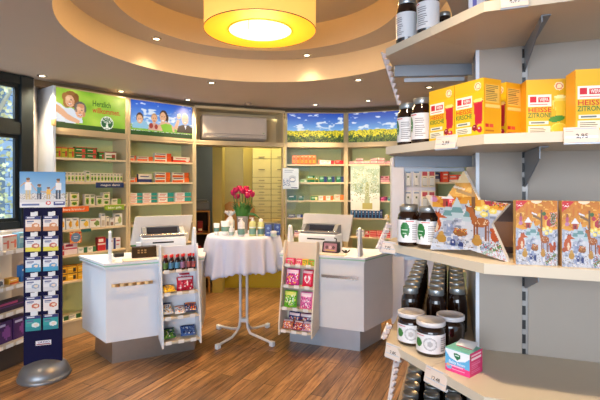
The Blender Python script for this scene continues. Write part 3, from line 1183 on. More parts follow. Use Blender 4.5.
row(FA, S4, 0.59, 1, 0.034, 0.05, 0.115, 0, 1, carton_pic('tall', CR, (150, 130, 110), (90, 110, 120), w=6, h=12), WH, 'narrow cream carton right of the tallest slim carton, fourth welcome cabinet shelf')
row(FA, S4, 0.635, 1, 0.05, 0.05, 0.095, 0, 1, carton_pic('tall', WH, (150, 120, 100), (60, 80, 90), w=6, h=12), WH, 'short slim white carton near the right end of the fourth welcome cabinet shelf')
row(FA, S4, 0.70, 1, 0.09, 0.06, 0.14, 0, 1, carton_pic('sun', WH, (170, 190, 120), (90, 110, 120), w=8, h=12), WH, 'tall white carton at the right end of the fourth welcome cabinet shelf')
row(FA, S5, 0.05, 1, 0.075, 0.06, 0.10, 0, 1, carton_pic('stripe', (200, 40, 50), WH, WH), (170, 30, 40), 'red carton at the left end of the fifth shelf, below the round badge')
row(FA, S5, 0.13, 1, 0.135, 0.06, 0.125, 0, 1, carton_pic('stripe', (236, 220, 220), (200, 60, 90), (170, 40, 70), w=12), (220, 200, 200), 'white and pink striped carton below the round badge, fifth welcome cabinet shelf')
row(FA, S5, 0.275, 2, 0.095, 0.06, 0.06, 0.006, 1, carton_pic('side', WH, (50, 110, 70), (50, 110, 70)), WH, 'low white and green carton left of the counter blade, fifth welcome cabinet shelf', 'low white and green cartons, fifth shelf')
row(FA, S5, 0.49, 1, 0.09, 0.06, 0.15, 0, 1, carton_pic('stripe', (196, 40, 50), (240, 230, 220), WH), (150, 30, 40), 'tall red carton behind the white blade of the left counter, fifth welcome cabinet shelf')
row(FA, S5, 0.59, 2, 0.085, 0.06, 0.13, 0.004, 1, carton_pic('diag', (230, 232, 240), (50, 60, 130), (190, 40, 60)), WH, 'blue and white carton right of the counter blade, fifth welcome cabinet shelf', 'blue and white cartons, fifth shelf')
row(FA, S6, 0.055, 5, 0.10, 0.07, 0.078, 0.008, 2, carton_pic('top', (232, 176, 40), (60, 50, 40), (250, 226, 120)), (220, 160, 30), 'yellow carton in the stacks beside the left counter', 'stacked yellow cartons beside the left counter')
row(FA, S7, 0.05, 5, 0.12, 0.07, 0.045, 0.012, 1, carton_pic('side', CR, (50, 100, 50), (90, 90, 60)), (220, 210, 170), 'low cream and green carton on the lowest shelf beside the left counter', 'low cartons on the lowest welcome cabinet shelf')
# family cabinet (B)
md = lambda a, c, base=CR: carton_pic('med', base, a, c, w=14, h=7)
row(FB, S1, 0.035, 1, 0.075, 0.05, 0.06, 0, 1, md(ORG, NAV), CR, 'cream and orange carton at the left end of the highest shelf under the family picture')
row(FB, S1, 0.13, 1, 0.20, 0.05, 0.055, 0, 1, md(ORG, (210, 120, 60)), CR, 'long cream and orange carton left of the two-high stack, highest family cabinet shelf')
row(FB, S1, 0.35, 1, 0.225, 0.05, 0.052, 0, 2, md((240, 90, 30), NAV), CR, 'long cream and orange carton stacked two high, highest family cabinet shelf', 'orange medicine stack, highest family cabinet shelf')
row(FB, S1, 0.60, 1, 0.24, 0.05, 0.072, 0, 1, carton_pic('band', CR, (232, 54, 24), (200, 60, 40), w=14, h=8).ell(.84, .6, .1, .26, WH), (226, 60, 30), 'bright red and white carton at the right end of the highest family cabinet shelf')
row(FB, S2, 0.035, 1, 0.085, 0.05, 0.055, 0, 1, md(ORG, (150, 90, 70)), CR, 'small cream and orange carton at the left end of the second family cabinet shelf')
row(FB, S2, 0.14, 1, 0.17, 0.05, 0.10, 0, 1, carton_pic('band', CR, (36, 52, 110), (60, 80, 130), w=14, h=8), (40, 50, 100), 'cream and navy carton left of the middle on the second family cabinet shelf')
row(FB, S2, 0.36, 1, 0.20, 0.05, 0.062, 0, 2, md(ORG, NAV), CR, 'cream and orange carton in the middle stack, second family cabinet shelf', 'middle orange stack, second family cabinet shelf')
row(FB, S2, 0.59, 1, 0.235, 0.05, 0.062, 0, 2, md(ORG, (70, 40, 60)), CR, 'cream and orange carton in the right-hand stack, second family cabinet shelf', 'right orange stack, second family cabinet shelf')
tl = carton_pic('side', WH, TEAL, (210, 90, 70), w=12, h=8).rect(0, .82, 1, 1, ORG)
row(FB, S3, 0.035, 1, 0.155, 0.05, 0.042, 0, 3, tl, WH, 'white and teal carton in the leftmost three-high stack, third family cabinet shelf', 'leftmost teal stack')
row(FB, S3, 0.20, 1, 0.18, 0.05, 0.042, 0, 3, tl, WH, 'white and teal carton in the second three-high stack, third family cabinet shelf', 'second teal stack')
row(FB, S3, 0.40, 1, 0.21, 0.05, 0.062, 0, 2, tl, WH, 'white and teal carton in the left two-high stack, third family cabinet shelf', 'left two-high teal stack')
row(FB, S3, 0.63, 1, 0.225, 0.05, 0.062, 0, 2, tl, WH, 'white and teal carton in the right two-high stack, third family cabinet shelf', 'right two-high teal stack')
row(FB, S4, 0.18, 1, 0.22, 0.06, 0.06, 0, 1, carton_pic('stripe', (200, 60, 100), CR, CR), (180, 50, 90), 'pink carton peeking above the left till screen')
row(FB, S5, 0.05, 4, 0.10, 0.06, 0.08, 0.02, 1, carton_pic('top', (60, 130, 60), WH, WH), (50, 100, 50), 'green carton on the family cabinet shelf just above the left counter', 'green cartons behind the left till')
row(FB, S7, 0.05, 5, 0.11, 0.06, 0.06, 0.02, 1, carton_pic('top', (200, 60, 60), WH, WH), (160, 50, 50), 'red carton on the lowest family cabinet shelf behind the left counter', 'red cartons, lowest family cabinet shelf')
# left field cabinet (C)
row(FC, S1, 0.105, 6, 0.053, 0.05, 0.128, 0.005, 1, carton_pic('tall', (232, 92, 30), (250, 160, 60), (250, 200, 160), w=6, h=10).rect(0, .88, 1, 1, (180, 40, 30)), (210, 80, 30), 'upright orange carton in the row under the left flower field', 'six upright orange cartons')
row(FC, S1, 0.475, 1, 0.11, 0.05, 0.06, 0, 1, carton_pic('diag', WH, (220, 140, 120), (150, 120, 110)), WH, 'low cream carton right of the six orange cartons, highest left field shelf')
row(FC, S1, 0.59, 1, 0.12, 0.05, 0.055, 0, 1, carton_pic('side', WH, (214, 40, 50), (210, 60, 70)), WH, 'low white and red carton second from the right, highest left field shelf')
row(FC, S1, 0.73, 1, 0.12, 0.05, 0.055, 0, 1, carton_pic('side', (232, 60, 60), (200, 30, 40), WH), (200, 50, 50), 'low red carton at the right end of the highest left field shelf')
row(FC, S2, 0.22, 1, 0.10, 0.05, 0.045, 0, 1, carton_pic('top', (150, 190, 130), WH, DGRN), LGRN, 'low pale green carton right of the white sheet, second left field shelf')
row(FC, S2, 0.325, 1, 0.105, 0.05, 0.095, 0, 1, carton_pic('stripe', (24, 116, 64), (236, 200, 40), (200, 230, 210)), DGRN, 'green carton with yellow stripe on the second left field shelf')
row(FC, S2, 0.44, 1, 0.045, 0.05, 0.075, 0, 1, carton_pic('stripe', (30, 100, 60), (230, 190, 60), WH, w=6), DGRN, 'narrow green carton right of the yellow striped one, second left field shelf')
row(FC, S2, 0.50, 2, 0.108, 0.05, 0.085, 0.004, 1, carton_pic('side', (20, 120, 76), (30, 50, 110), (230, 240, 236)), DGRN, 'green and navy carton in the pair, second left field shelf', 'pair of green and navy cartons')
row(FC, S2, 0.745, 1, 0.108, 0.05, 0.085, 0, 1, carton_pic('side', (20, 120, 76), (30, 50, 110), (230, 240, 236)), DGRN, 'green and navy carton at the right end, second left field shelf')
row(FC, S3, 0.05, 1, 0.11, 0.05, 0.07, 0, 1, carton_pic('stripe', (24, 104, 60), (40, 60, 110), WH), DGRN, 'dark green carton at the left end of the third left field shelf')
row(FC, S3, 0.20, 1, 0.07, 0.05, 0.065, 0, 1, carton_pic('stripe', (24, 104, 60), (180, 210, 190), WH), DGRN, 'small dark green carton behind the glass screen, third left field shelf')
row(FC, S3, 0.375, 1, 0.105, 0.05, 0.068, 0, 1, carton_pic('top', (24, 116, 64), (240, 226, 150), (230, 240, 226)), DGRN, 'green carton with pale yellow top on the third left field shelf')
row(FC, S3, 0.49, 2, 0.10, 0.05, 0.062, 0.008, 1, carton_pic('side', WH, (238, 120, 40), (226, 120, 60)), WH, 'white and orange carton in the pair, third left field shelf', 'pair of white and orange cartons')
row(FC, S3, 0.72, 1, 0.13, 0.05, 0.078, 0, 1, carton_pic('side', (250, 214, 190), (238, 120, 40), (226, 120, 60)), WH, 'peach and orange carton at the right end of the third left field shelf')
row(FC, S4, 0.05, 1, 0.10, 0.05, 0.045, 0, 1, carton_pic('stripe', (60, 80, 140), WH, WH), NAV, 'low blue carton at the left end of the fourth left field shelf')
row(FC, S4, 0.17, 1, 0.09, 0.05, 0.045, 0, 1, carton_pic('side', (200, 206, 226), (50, 70, 150), (50, 70, 150)), NAV, 'low blue and white carton left of the right till screen')
row(FC, S5, 0.13, 2, 0.085, 0.05, 0.085, 0.004, 1, carton_pic('stripe', (222, 200, 214), (200, 70, 120), (80, 70, 150)), WH, 'pink and white carton behind the right display rack top, left field cabinet', 'pink and white cartons, fifth left field shelf')
# right field cabinet (D)
pk = carton_pic('band', (232, 216, 208), (190, 110, 120), (180, 90, 100), w=10, h=5)
row(FD, S1, 0.04, 7, 0.095, 0.05, 0.042, 0.007, 1, pk, (220, 200, 190), 'low pinkish carton in the layer under the right flower field', 'low pinkish cartons, bottom layer')
row(FD, S1 + 0.0435, 0.14, 1, 0.10, 0.05, 0.042, 0, 1, pk, (220, 200, 190), 'single pinkish white carton lying on the bottom layer, left, right flower field cabinet', jit=0.0)
row(FD, S1 + 0.0435, 0.35, 2, 0.095, 0.05, 0.042, 0.007, 1, pk, (220, 200, 190), 'pinkish white carton in the pair lying on the bottom layer, right flower field cabinet', 'pair of pinkish cartons in the upper layer', jit=0.0)
row(FD, S2, 0.06, 3, 0.11, 0.05, 0.08, 0.01, 1, carton_pic('diag', (206, 214, 214), (170, 190, 190), (120, 140, 140)), WH, 'pale grey carton behind the tree panel, second right field shelf', 'pale cartons behind the tree poster')
row(FD, S2, 0.485, 2, 0.062, 0.05, 0.088, 0.004, 1, carton_pic('stripe', (206, 150, 160), (140, 30, 60), (130, 30, 50)), (150, 60, 80), 'dark red and pink carton right of the tree panel, second right field shelf', 'dark red and pink cartons')
row(FD, S3, 0.06, 3, 0.11, 0.05, 0.08, 0.01, 1, carton_pic('band', (220, 222, 220), (150, 110, 150), (120, 120, 140)), WH, 'white carton behind the tree panel, third right field shelf', 'white cartons behind the tree poster')
row(FD, S3, 0.48, 1, 0.10, 0.05, 0.055, 0, 1, carton_pic('side', (190, 40, 110), (110, 30, 80), (240, 210, 230)), (150, 30, 90), 'magenta carton right of the tree panel, third right field shelf')
row(FD, S3, 0.59, 1, 0.06, 0.05, 0.045, 0, 1, carton_pic('side', (60, 150, 160), (30, 110, 140), WH), TEAL, 'small teal carton at the right end of the third right field shelf')
row(FD, S4, 0.06, 9, 0.047, 0.05, 0.12, 0.004, 1, carton_pic('diag', (26, 44, 92), (70, 150, 210), (220, 226, 240), w=7, h=10), (24, 36, 80), 'upright navy carton in the row below the tree panel', 'nine upright navy cartons')
row(FD, S4, 0.55, 2, 0.06, 0.05, 0.05, 0.01, 1, carton_pic('side', WH, (220, 180, 90), NAV), WH, 'low white carton right of the nine navy cartons', 'low white cartons beside the navy row')
row(FD, S5, 0.14, 1, 0.11, 0.05, 0.048, 0, 2, carton_pic('stripe', (220, 226, 236), (60, 90, 160), (60, 90, 160)), WH, 'blue and white carton stacked two high behind the right counter blade, right field cabinet', 'blue and white stack behind the right counter')
row(FD, S5, 0.27, 1, 0.055, 0.05, 0.085, 0, 1, carton_pic('stripe', (200, 50, 50), WH, WH), REDC, 'upright red carton left of the counter blade, fifth right field shelf')
row(FD, S5, 0.34, 3, 0.10, 0.05, 0.030, 0.006, 3, carton_pic('stripe', (206, 50, 50), (240, 210, 200), WH, w=10, h=5), REDC, 'flat red carton behind the right counter blade', 'stacks of flat red cartons')
# far right cabinet (E)
row(FE, S2, 0.05, 1, 0.06, 0.05, 0.12, 0, 1, carton_pic('band', (60, 70, 120), WH, WH), NAV, 'navy and white carton glimpsed at the left of the cabinet above the star-shaped box')
row(FE, S2, 0.12, 1, 0.10, 0.05, 0.13, 0, 1, carton_pic('diag', (236, 90, 40), (206, 40, 30), WH), REDC, 'orange red carton with white diagonal in the cabinet above the star-shaped box')
row(FE, S2, 0.23, 2, 0.10, 0.05, 0.09, 0.005, 1, carton_pic('band', (236, 80, 40), (240, 220, 200), WH), REDC, 'low red and white carton in the cabinet above the star-shaped box', 'low red and white cartons above the star-shaped box')
row(FE, S3, 0.20, 3, 0.055, 0.05, 0.09, 0.01, 1, carton_pic('top', (120, 170, 60), WH, (60, 100, 40)), LGRN, 'light green carton just behind the tip of the star-shaped box', 'light green cartons behind the star')

# strips and badge clipped to the shelf edges
for z, u0, u1, c, tx, lab in ((S2, 0.455, 0.78, (40, 62, 112), 'magen darm', 'navy shelf strip with white lettering on the second shelf under the welcome picture'),
                              (S3, 0.05, 0.37, (238, 110, 36), 'herz kreislauf', 'orange shelf strip with white lettering under the stacked cream and lime cartons'),
                              (S3, 0.555, 0.785, (140, 172, 44), 'leber galle', 'lime green shelf strip with white lettering at the right of the third shelf'),
                              (S4, 0.29, 0.395, (30, 96, 92), '', 'small dark teal shelf strip on the fourth shelf under the welcome picture')):
    b = MB()
    b.col = c
    hh = 0.055 if tx else 0.028
    b.box(u0, -0.004, z - 0.008 - hh, u1, 0.0112, z - 0.004)
    if tx:
        b.text(tx, ((u0 + u1) / 2, -0.0046, z - 0.008 - hh / 2 + 0.002), (1, 0, 0), (0, 0, 1), 0.034, (240, 240, 236), (u1 - u0) * 0.7)
    tag(b.build('shelf_strip', PRINT, loc=FA.p(0, 0), rz=FA.deg), lab, 'shelf strip')
p = Pic(20, 20, (214, 60, 40)).speck(0, 0, 1, 1, [(240, 190, 70), (214, 60, 40), (244, 220, 150)], .6, 3).ell(.5, .5, .40, .40, (96, 130, 170)).rect(.28, .40, .72, .46, (210, 222, 236)).rect(.33, .54, .67, .6, (210, 222, 236))
b = MB()
b.col = (180, 90, 60)
b.box(0, 0.002, 0, 0.125, 0.006, 0.125)
b.pic(p, (0, 0.0015, 0), (0.125, 0, 0), (0, 0, 0.125))
tag(b.build('shelf_badge', PRINT, loc=FA.p(0.17, 0.003, 1.0), rz=FA.deg), 'square red and yellow badge with round blue centre hanging from the fourth shelf', 'badge')
b = MB()
b.box(0, 0, 0, 0.05, 0.03, 0.075, 0.006)
b.box(0.01, -0.004, 0.02, 0.04, 0.0, 0.05, 0.002)
tag(b.build('motion_sensor', mat('beige_sensor', (206, 180, 130), 0.4), loc=FA.p(-0.028, -0.031, 2.24), rz=FA.deg), 'small beige sensor box at the left edge of the welcome picture', 'sensor')

# glass screen panel with a pinned sheet, and a pale panel coloured with a speckled tree
b = MB()
b.box(0, 0, 0, 0.34, 0.003, 1.25)
tag(b.build('glass_screen', GLASS, loc=FC.p(0.012, -0.10, 0.93), rz=2.6), 'clear glass screen panel in front of the left end of the left field cabinet', 'glass panel')
b = MB()
b.box(0.0, 0, 0, 0.02, 0.02, 0.93)
p = Pic(26, 34, (214, 230, 246))
p.rect(.12, .08, .7, .12, (120, 150, 190)).rect(.12, .17, .6, .20, (120, 150, 190)).ell(.62, .45, .22, .10, (180, 200, 220)).ell(.62, .56, .2, .12, (120, 150, 190)).ell(.62, .55, .15, .08, (226, 236, 246)).speck(.05, .5, .5, .85, [(70, 110, 170), (150, 180, 220)], .35, 2).rect(.55, .90, .92, .94, (50, 90, 150))
b = MB()
b.col = (230, 236, 240)
b.box(0, 0.001, 0, 0.225, 0.003, 0.295)
b.pic(p, (0, 0, 0), (0.225, 0, 0), (0, 0, 0.295))
tag(b.build('notice_sheet', PRINT, loc=FC.p(-0.035, -0.108, 1.565), rz=2), 'white notice sheet with blue drawing stuck to the glass screen', 'notice')
cp = Pic(44, 66, (186, 204, 190))
n1 = cp.noise(6, 9, 8)
cp.mask(n1 > .55, (160, 186, 170)).rect(0, .64, 1, 1, (220, 226, 218))
cp.poly([(0, .55), (.4, .66), (.6, .64), (1, .6), (1, .66), (0, .72)], (226, 234, 228))
cp.poly([(.52, .36), (.62, .36), (.66, .84), (.48, .84)], (170, 180, 140)).rect(.40, .84, .74, .97, (176, 168, 96))
cp.speck(.1, .05, .95, .60, [(140, 160, 120), (170, 180, 130), (220, 230, 224)], .22, 4).speck(.02, .40, .98, .80, [(120, 140, 84), (90, 110, 80)], .10, 6)
b = MB()
b.col = (220, 230, 226)
b.box(0, 0.001, 0, 0.415, 0.005, 0.63)
b.pic(cp, (0, 0, 0), (0.415, 0, 0), (0, 0, 0.63))
tag(b.build('tree_panel', PRINT, loc=FD.p(0.075, -0.03, 1.262), rz=FD.deg), 'pale panel with a speckled tree hanging before the right field cabinet shelves', 'poster')

# white column with hanging packs at the far right
col = empty('display_column', (1.075, 5.10, 0), -8)
tag(col, 'white display column with hook rows between the right field cabinet and the near shelves', 'display stand')
b = MB()
b.box(0, 0, 0.0, 0.14, 0.30, 1.95)
b.build('side_panel', mat('column_white', (204, 212, 236), 0.4), col)
b = MB()
b.box(0.141, 0.05, 0.0, 0.50, 0.25, 1.95)
b.build('hook_panel', MATS['column_white'], col)
fcx = Fr(1.075, 5.10, -8)


def hang_pack(w, h, p, name='hanging_pack'):
    e = empty(name)
    b = MB()
    b.col = (226, 228, 232)
    b.box(-w / 2, 0, 0, w / 2, 0.003, h)
    b.pic(p, (-w / 2, -0.0006, 0), (w, 0, 0), (0, 0, h))
    b.build('card', PRINT, e)
    b = MB()
    b.box(-w * .36, -0.014, h * .10, w * .36, -0.001, h * .55, 0.004)
    b.build('blister', mat('clear_blister', (214, 220, 226), 0.15, coat=0.4), e)
    return e


pk1 = Pic(8, 12, (214, 218, 224)).rect(.1, .1, .9, .2, (120, 150, 190)).rect(.35, .3, .65, .95, (90, 110, 90))
pk2 = Pic(8, 12, (226, 220, 200)).rect(.1, .1, .9, .3, (190, 80, 90)).rect(.3, .4, .7, .9, (120, 120, 90))
h0 = hang_pack(0.075, 0.20, pk1)
h1 = hang_pack(0.075, 0.20, pk2)
k = 0
for z, zn in ((1.60, 'upper'), (1.36, 'middle'), (1.10, 'lower')):
    for ci, (x, hh) in enumerate(((0.19, h0), (0.285, h0), (0.38, h1), (0.46, h1))):
        o = hh if z == 1.60 and x in (0.19, 0.38) else dup(hh)
        o.location = fcx.p(x, 0.045, z)
        o.rotation_euler = (0, 0, R(-8))
        tag(o, '%s %s hanging pack, %s hook row of the white display column' % (('left', 'right')[ci % 2], 'pale blue' if ci < 2 else 'cream and red', zn), 'hanging pack', 'hanging packs in the %s hook row' % zn)

# ================================================================ sales counters
def inset(poly, d):
    n = len(poly)
    out = []
    for i in range(n):
        a, b_, c = Vector(poly[i - 1]), Vector(poly[i]), Vector(poly[(i + 1) % n])
        e1 = (b_ - a).normalized()
        e2 = (c - b_).normalized()
        n1 = Vector((-e1.y, e1.x))
        n2 = Vector((-e2.y, e2.x))
        k = (n1 + n2) / (1 + n1.dot(n2))
        q = b_ + k * d
        out.append((q.x, q.y))
    return out


def counter(poly, fr, side, label, railmat, plinthmat):
    e = empty('sales_counter', (0, 0, 0))
    tag(e, label, 'counter')
    b = MB()
    b.prism(inset(poly, 0.012), 0.222, 0.885)
    b.build('body', WHITE, e)
    b = MB()
    b.prism(inset(poly, 0.09), 0.0, 0.221)
    b.build('plinth', plinthmat, e)
    b = MB()
    b.m = 0
    b.prism(inset(poly, -0.006), 0.886, 0.900)
    b.prism(inset(poly, -0.012), 0.915, 0.934)
    b.m = 1
    b.prism(inset(poly, -0.002), 0.900, 0.915)
    b.build('worktop', [WHITE, MINT], e)
    x0, x1 = (0.05, 0.40) if side == 'L' else (0.46, 0.83)
    b = MB()
    b.X = Matrix.Translation(fr.p(0, 0, 0)) @ Matrix.Rotation(R(fr.deg), 4, 'Z')
    nn = 40
    fr_ = [(x0 + (x1 - x0) * i / nn, -0.050 - (0.010 * abs(math.sin(5 * math.pi * i / nn)) if side == 'L' else 0.006 * math.sin(math.pi * i / nn))) for i in range(nn + 1)]
    b.prism(fr_ + [(x, y + 0.012) for x, y in fr_[::-1]], 0.728, 0.754)
    for x in (x0 + 0.05, x1 - 0.06):
        b.box(x, -0.040, 0.722, x + 0.012, 0.0005, 0.742)
    b.build('rail', railmat, e)
    # the white blades standing at both front ends of the worktop
    for x in ((0.035, 0.80) if side == 'L' else (0.06, 0.80)):
        b = MB()
        b.X = Matrix.Translation(fr.p(0, 0, 0)) @ Matrix.Rotation(R(fr.deg), 4, 'Z')
        b.slab_yz([(0.03, 0.935), (0.19, 0.935), (0.17, 0.99), (0.12, 1.19), (0.09, 1.215), (0.065, 1.20), (0.05, 1.12), (0.035, 0.99)], x, x + 0.022)
        b.build('end_blade', WHITE, e)
    return e


FL_ = Fr(-1.731, 3.87, 27.0)
PL = [(-1.731, 3.87), (-0.947, 4.27), (-1.024, 4.80), (-2.169, 4.308)]
PR = [(-0.201, 4.489), (0.617, 4.165), (1.007, 4.647), (-0.16, 5.05)]
FR_ = Fr(-0.201, 4.489, -21.6)
counter(PL, FL_, 'L', 'white sales counter with bronze rail, left of the cloth table', BRONZE, STEEL)
counter(PR, FR_, 'R', 'white sales counter with chrome rail, right of the cloth table', CHROME, mat('satin_aluminium', (196, 204, 216), 0.35, 0.6))


def till(fr, x, y, lab, flip=1):
    fr2 = Fr(*fr.p(x, y)[:2], fr.deg)
    z = 0.9345
    e = empty('till_screen', fr2.p(0, 0, z), fr.deg - 4)
    tag(e, 'white slanted till screen seen from behind, on the %s counter' % lab, 'monitor')
    b = MB()
    b.slab_xz([(-0.30, 0.09), (0.27, 0.09), (0.32, 0.375), (-0.25, 0.375)][::1] if flip > 0 else [(-0.22, 0.06), (0.34, 0.06), (0.26, 0.31), (-0.30, 0.31)], 0.10, 0.13)
    b.build('screen_back', mat('screen_shell', (208, 206, 204), 0.35), e)
    b = MB()
    b.slab_xz([(-0.30, 0.09), (0.27, 0.09), (0.32, 0.375), (-0.25, 0.375)] if flip > 0 else [(-0.22, 0.06), (0.34, 0.06), (0.26, 0.31), (-0.30, 0.31)], 0.131, 0.138)
    b.build('screen', DARK, e)
    b = MB()
    b.box(-0.05, 0.139, 0.002, 0.05, 0.17, 0.2, 0.004)
    b.box(-0.12, 0.10, 0.0, 0.12, 0.26, 0.015, 0.004)
    b.build('foot', GREY, e)
    e = empty('receipt_printer', fr2.p(0, -0.10, z), fr.deg - 2)
    tag(e, 'grey and white receipt printer standing before the till screen on the %s counter' % lab, 'printer')
    b = MB()
    b.box(-0.21, -0.04, 0, 0.21, 0.17, 0.18, 0.008)
    b.build('white_housing', WHITE, e)
    b = MB()
    b.box(-0.11, -0.0415, 0.125, 0.09, -0.0402, 0.14)
    b.build('paper_slot', DARK, e)
    b = MB()
    b.slab_yz([(0.0, 0.181), (0.16, 0.181), (0.16, 0.27), (0.08, 0.275), (0.0, 0.215)], -0.20, -0.16)
    b.slab_yz([(0.0, 0.181), (0.16, 0.181), (0.16, 0.27), (0.08, 0.275), (0.0, 0.215)], 0.16, 0.20)
    b.box(-0.16, 0.0, 0.181, 0.16, 0.16, 0.197)
    b.box(-0.16, 0.13, 0.197, 0.16, 0.16, 0.275)
    b.build('grey_cradle', GREY, e)
    b = MB()
    b.box(-0.15, 0.124, 0.205, 0.15, 0.129, 0.265)
    b.build('dark_window', mat('smoked_plastic', (52, 50, 56), 0.2), e)
    b = MB()
    b.tube([(-0.23, -0.01, 0.205), (0.23, -0.01, 0.205)], 0.009, 8)
    b.build('paper_roller', CHROME, e)
    return fr2


fl2 = till(FL_, 0.545, 0.33, 'left')
fr2 = till(FR_, 0.33, 0.33, 'right', 1)
# card terminal boxes
e = empty('card_terminal', FL_.p(0.285, 0.10, 0.9345), 24)
tag(e, 'dark bronze card terminal box with white pen cap on the left counter', 'card terminal')
b = MB()
b.slab_yz([(0, 0), (0.09, 0), (0.09, 0.10), (0.03, 0.095)], -0.11, 0.11)
b.build('body', mat('dark_bronze', (70, 54, 36), 0.25, 0.4), e)
b = MB()
b.at((0, 0, 0))
for x in (-0.06, -0.03, 0.0):
    for z in (0.04, 0.06):
        b.slab_yz([(0.0095 + (z - .04) * .3, z), (0.016 + (z - .04) * .3, z), (0.016 + (z - .04) * .3, z + 0.012), (0.0095 + (z - .04) * .3, z + 0.012)], x, x + 0.018)
b.build('keys', mat('amber_keys', (150, 120, 70), 0.4), e)
b = MB()
b.box(-0.07, 0.05, 0.101, -0.03, 0.08, 0.14, 0.003)
b.build('cap', WHITE, e)
tt = MB()
tt.box(0, 0, 0, 0.30, 0.13, 0.012, 0.003)
tag(tt.build('change_tray', WARMWHITE, loc=FL_.p(0.15, -0.006, 0.9345), rz=27), 'flat white change tray at the front edge of the left counter', 'tray')
e.location = FL_.p(0.345, 0.092, 0.9475)
e = empty('card_terminal', FR_.p(0.50, 0.095, 0.9475), -25)
tag(e, 'card terminal with pinkish front and black edges on the right counter', 'card terminal')
b = MB()
b.slab_yz([(0, 0), (0.08, 0), (0.08, 0.105), (0.03, 0.10)], -0.085, 0.085)
b.build('body', DARK, e)
p = Pic(16, 10, (150, 110, 130)).ell(.25, .5, .1, .2, (90, 60, 70)).ell(.5, .5, .1, .2, (190, 160, 170)).ell(.75, .5, .1, .2, (90, 60, 70)).rect(.1, .84, .9, .92, (190, 170, 60))
b = MB()
b.pic(p, (-0.07, 0.0025, 0.012), (0.14, 0, 0), (0, 0.023, 0.08))
b.build('front_plate', PRINT, e)
b = MB()
b.tube([(0.05, 0.05, 0.10), (0.055, 0.05, 0.135), (0.03, 0.05, 0.145)], 0.006, 6)
b.build('pen_holder', DARK, e)
tt = MB()
tt.box(0, 0, 0, 0.26, 0.11, 0.012, 0.003)
tag(tt.build('change_tray', WARMWHITE, loc=FR_.p(0.42, 0.0, 0.9345), rz=-21.6), 'flat white change tray at the front edge of the right counter', 'tray')
b = MB()
for k in range(6):
    a = k * 1.04
    b.tube([(0, 0, 0.006), (0.02 * math.cos(a), 0.02 * math.sin(a), 0.012), (0.045 * math.cos(a + .6), 0.045 * math.sin(a + .6), 0.02 + 0.004 * k)], 0.005, 6)
tag(b.build('key_bunch', DARK, loc=FR_.p(0.64, 0.20, 0.9345)), 'tangle of black cable beside the pinkish card terminal', 'cable')
b = MB()
b.box(0, 0, 0, 0.09, 0.05, 0.04, 0.006)
tag(b.build('hand_scanner', DARK, loc=FL_.p(0.10, 0.30, 0.9345), rz=40), 'small black hand scanner lying behind the card terminal, left counter', 'scanner')


# ---------------------------------------------------------------- racks hooked on the counters
def rack(fr, x, label, mirror=False):
    fk = Fr(*fr.p(x, -0.016)[:2], fr.deg)
    e = empty('display_rack', fk.p(0, 0), fk.deg)
    tag(e, label, 'display rack')
    W = 0.352
    prof = [(0, 0.205), (0, 1.06), (-0.055, 1.075), (-0.07, 1.05), (-0.20, 0.30), (-0.205, 0.17)]
    for xa in (0, W - 0.014):
        b = MB()
        b.slab_yz(prof, xa, xa + 0.014)
        b.build('side_panel', WHITE if not mirror else WARMWHITE, e)
    b = MB()
    b.box(0.0145, -0.008, 0.205, W - 0.0145, 0, 1.055)
    b.build('back_panel', WHITE if not mirror else WARMWHITE, e)
    zs = (0.215, 0.425, 0.635, 0.835)
    for z in zs:
        dy = -0.205 + max(0, (z - 0.25)) * 0.178
        b = MB()
        b.box(0.0145, dy, z - 0.012, W - 0.0145, -0.0085, z)
        b.box(0.0145, dy - 0.001, z - 0.012, W - 0.0145, dy + 0.006, z + 0.006)
        sh = b.build('shelf', SHELFB, e)
        for q, xx in enumerate((0.03, 0.14, 0.25)):
            b = MB()
            b.box(xx, dy - 0.006, z - 0.016, xx + 0.05, dy - 0.0015, z + 0.016)
            b.build('price_tag', mat('tag_white', (236, 232, 228), 0.5), sh)
    return fk, zs


RL, zs = rack(FL_, 0.455, 'white slanted rack of bottles and sweet bags hooked on the left counter')
RR, zs = rack(FR_, 0.075, 'cream white slanted rack of colourful sweet packs hooked on the right counter', True)

# small bottles with red caps
def small_bottle(c):
    e = empty('juice_bottle')
    b = MB()
    b.lathe([(0.0, 0.0), (0.017, 0.0), (0.0185, 0.006), (0.0185, 0.085), (0.012, 0.105), (0.0085, 0.115), (0.0085, 0.125)], seg=12, cap=False)
    b.build('bottle_body', mat('dark_bottle', (38, 12, 16), 0.12, coat=0.5), e)
    b = MB()
    b.lathe([(0.0105, 0.122), (0.0105, 0.145), (0.0, 0.146)], seg=12, cap=False)
    b.build('cap', mat('red_cap', (196, 24, 30), 0.35), e)
    b = MB()
    b.col = c
    b.lathe([(0.0189, 0.02), (0.0189, 0.075)], seg=12, cap=False)
    b.build('label', PRINT, e)
    return e


bc = [(90, 130, 70), (80, 130, 170), (90, 150, 190), (150, 110, 150), (160, 80, 80)]
bp = [small_bottle(c) for c in bc]
used = set()
lab_c = ['green', 'blue', 'light blue', 'lilac', 'red']
cnt_ = {}
for k, (x, y, ci) in enumerate(((0.045, -0.06, 0), (0.065, -0.03, 0), (0.10, -0.06, 1), (0.12, -0.032, 1), (0.155, -0.06, 2), (0.175, -0.032, 2), (0.205, -0.06, 3), (0.225, -0.032, 3), (0.265, -0.06, 4), (0.31, -0.06, 4), (0.29, -0.032, 4))):
    o = bp[ci] if ci not in used else dup(bp[ci])
    used.add(ci)
    o.location = RL.p(x, y, 0.8355)
    o.rotation_euler = (0, 0, R(RL.deg))
    cnt_[ci] = cnt_.get(ci, 0) + 1
    tag(o, 'small red-capped bottle with %s label, %s, top shelf of the left counter rack' % (lab_c[ci], ('in front', 'behind', 'rear')[1 if y > -.05 else 0] if ci < 4 else ('left in front', 'right in front', 'behind')[cnt_[ci] - 1]), 'bottle', 'red-capped bottles with %s labels' % lab_c[ci])


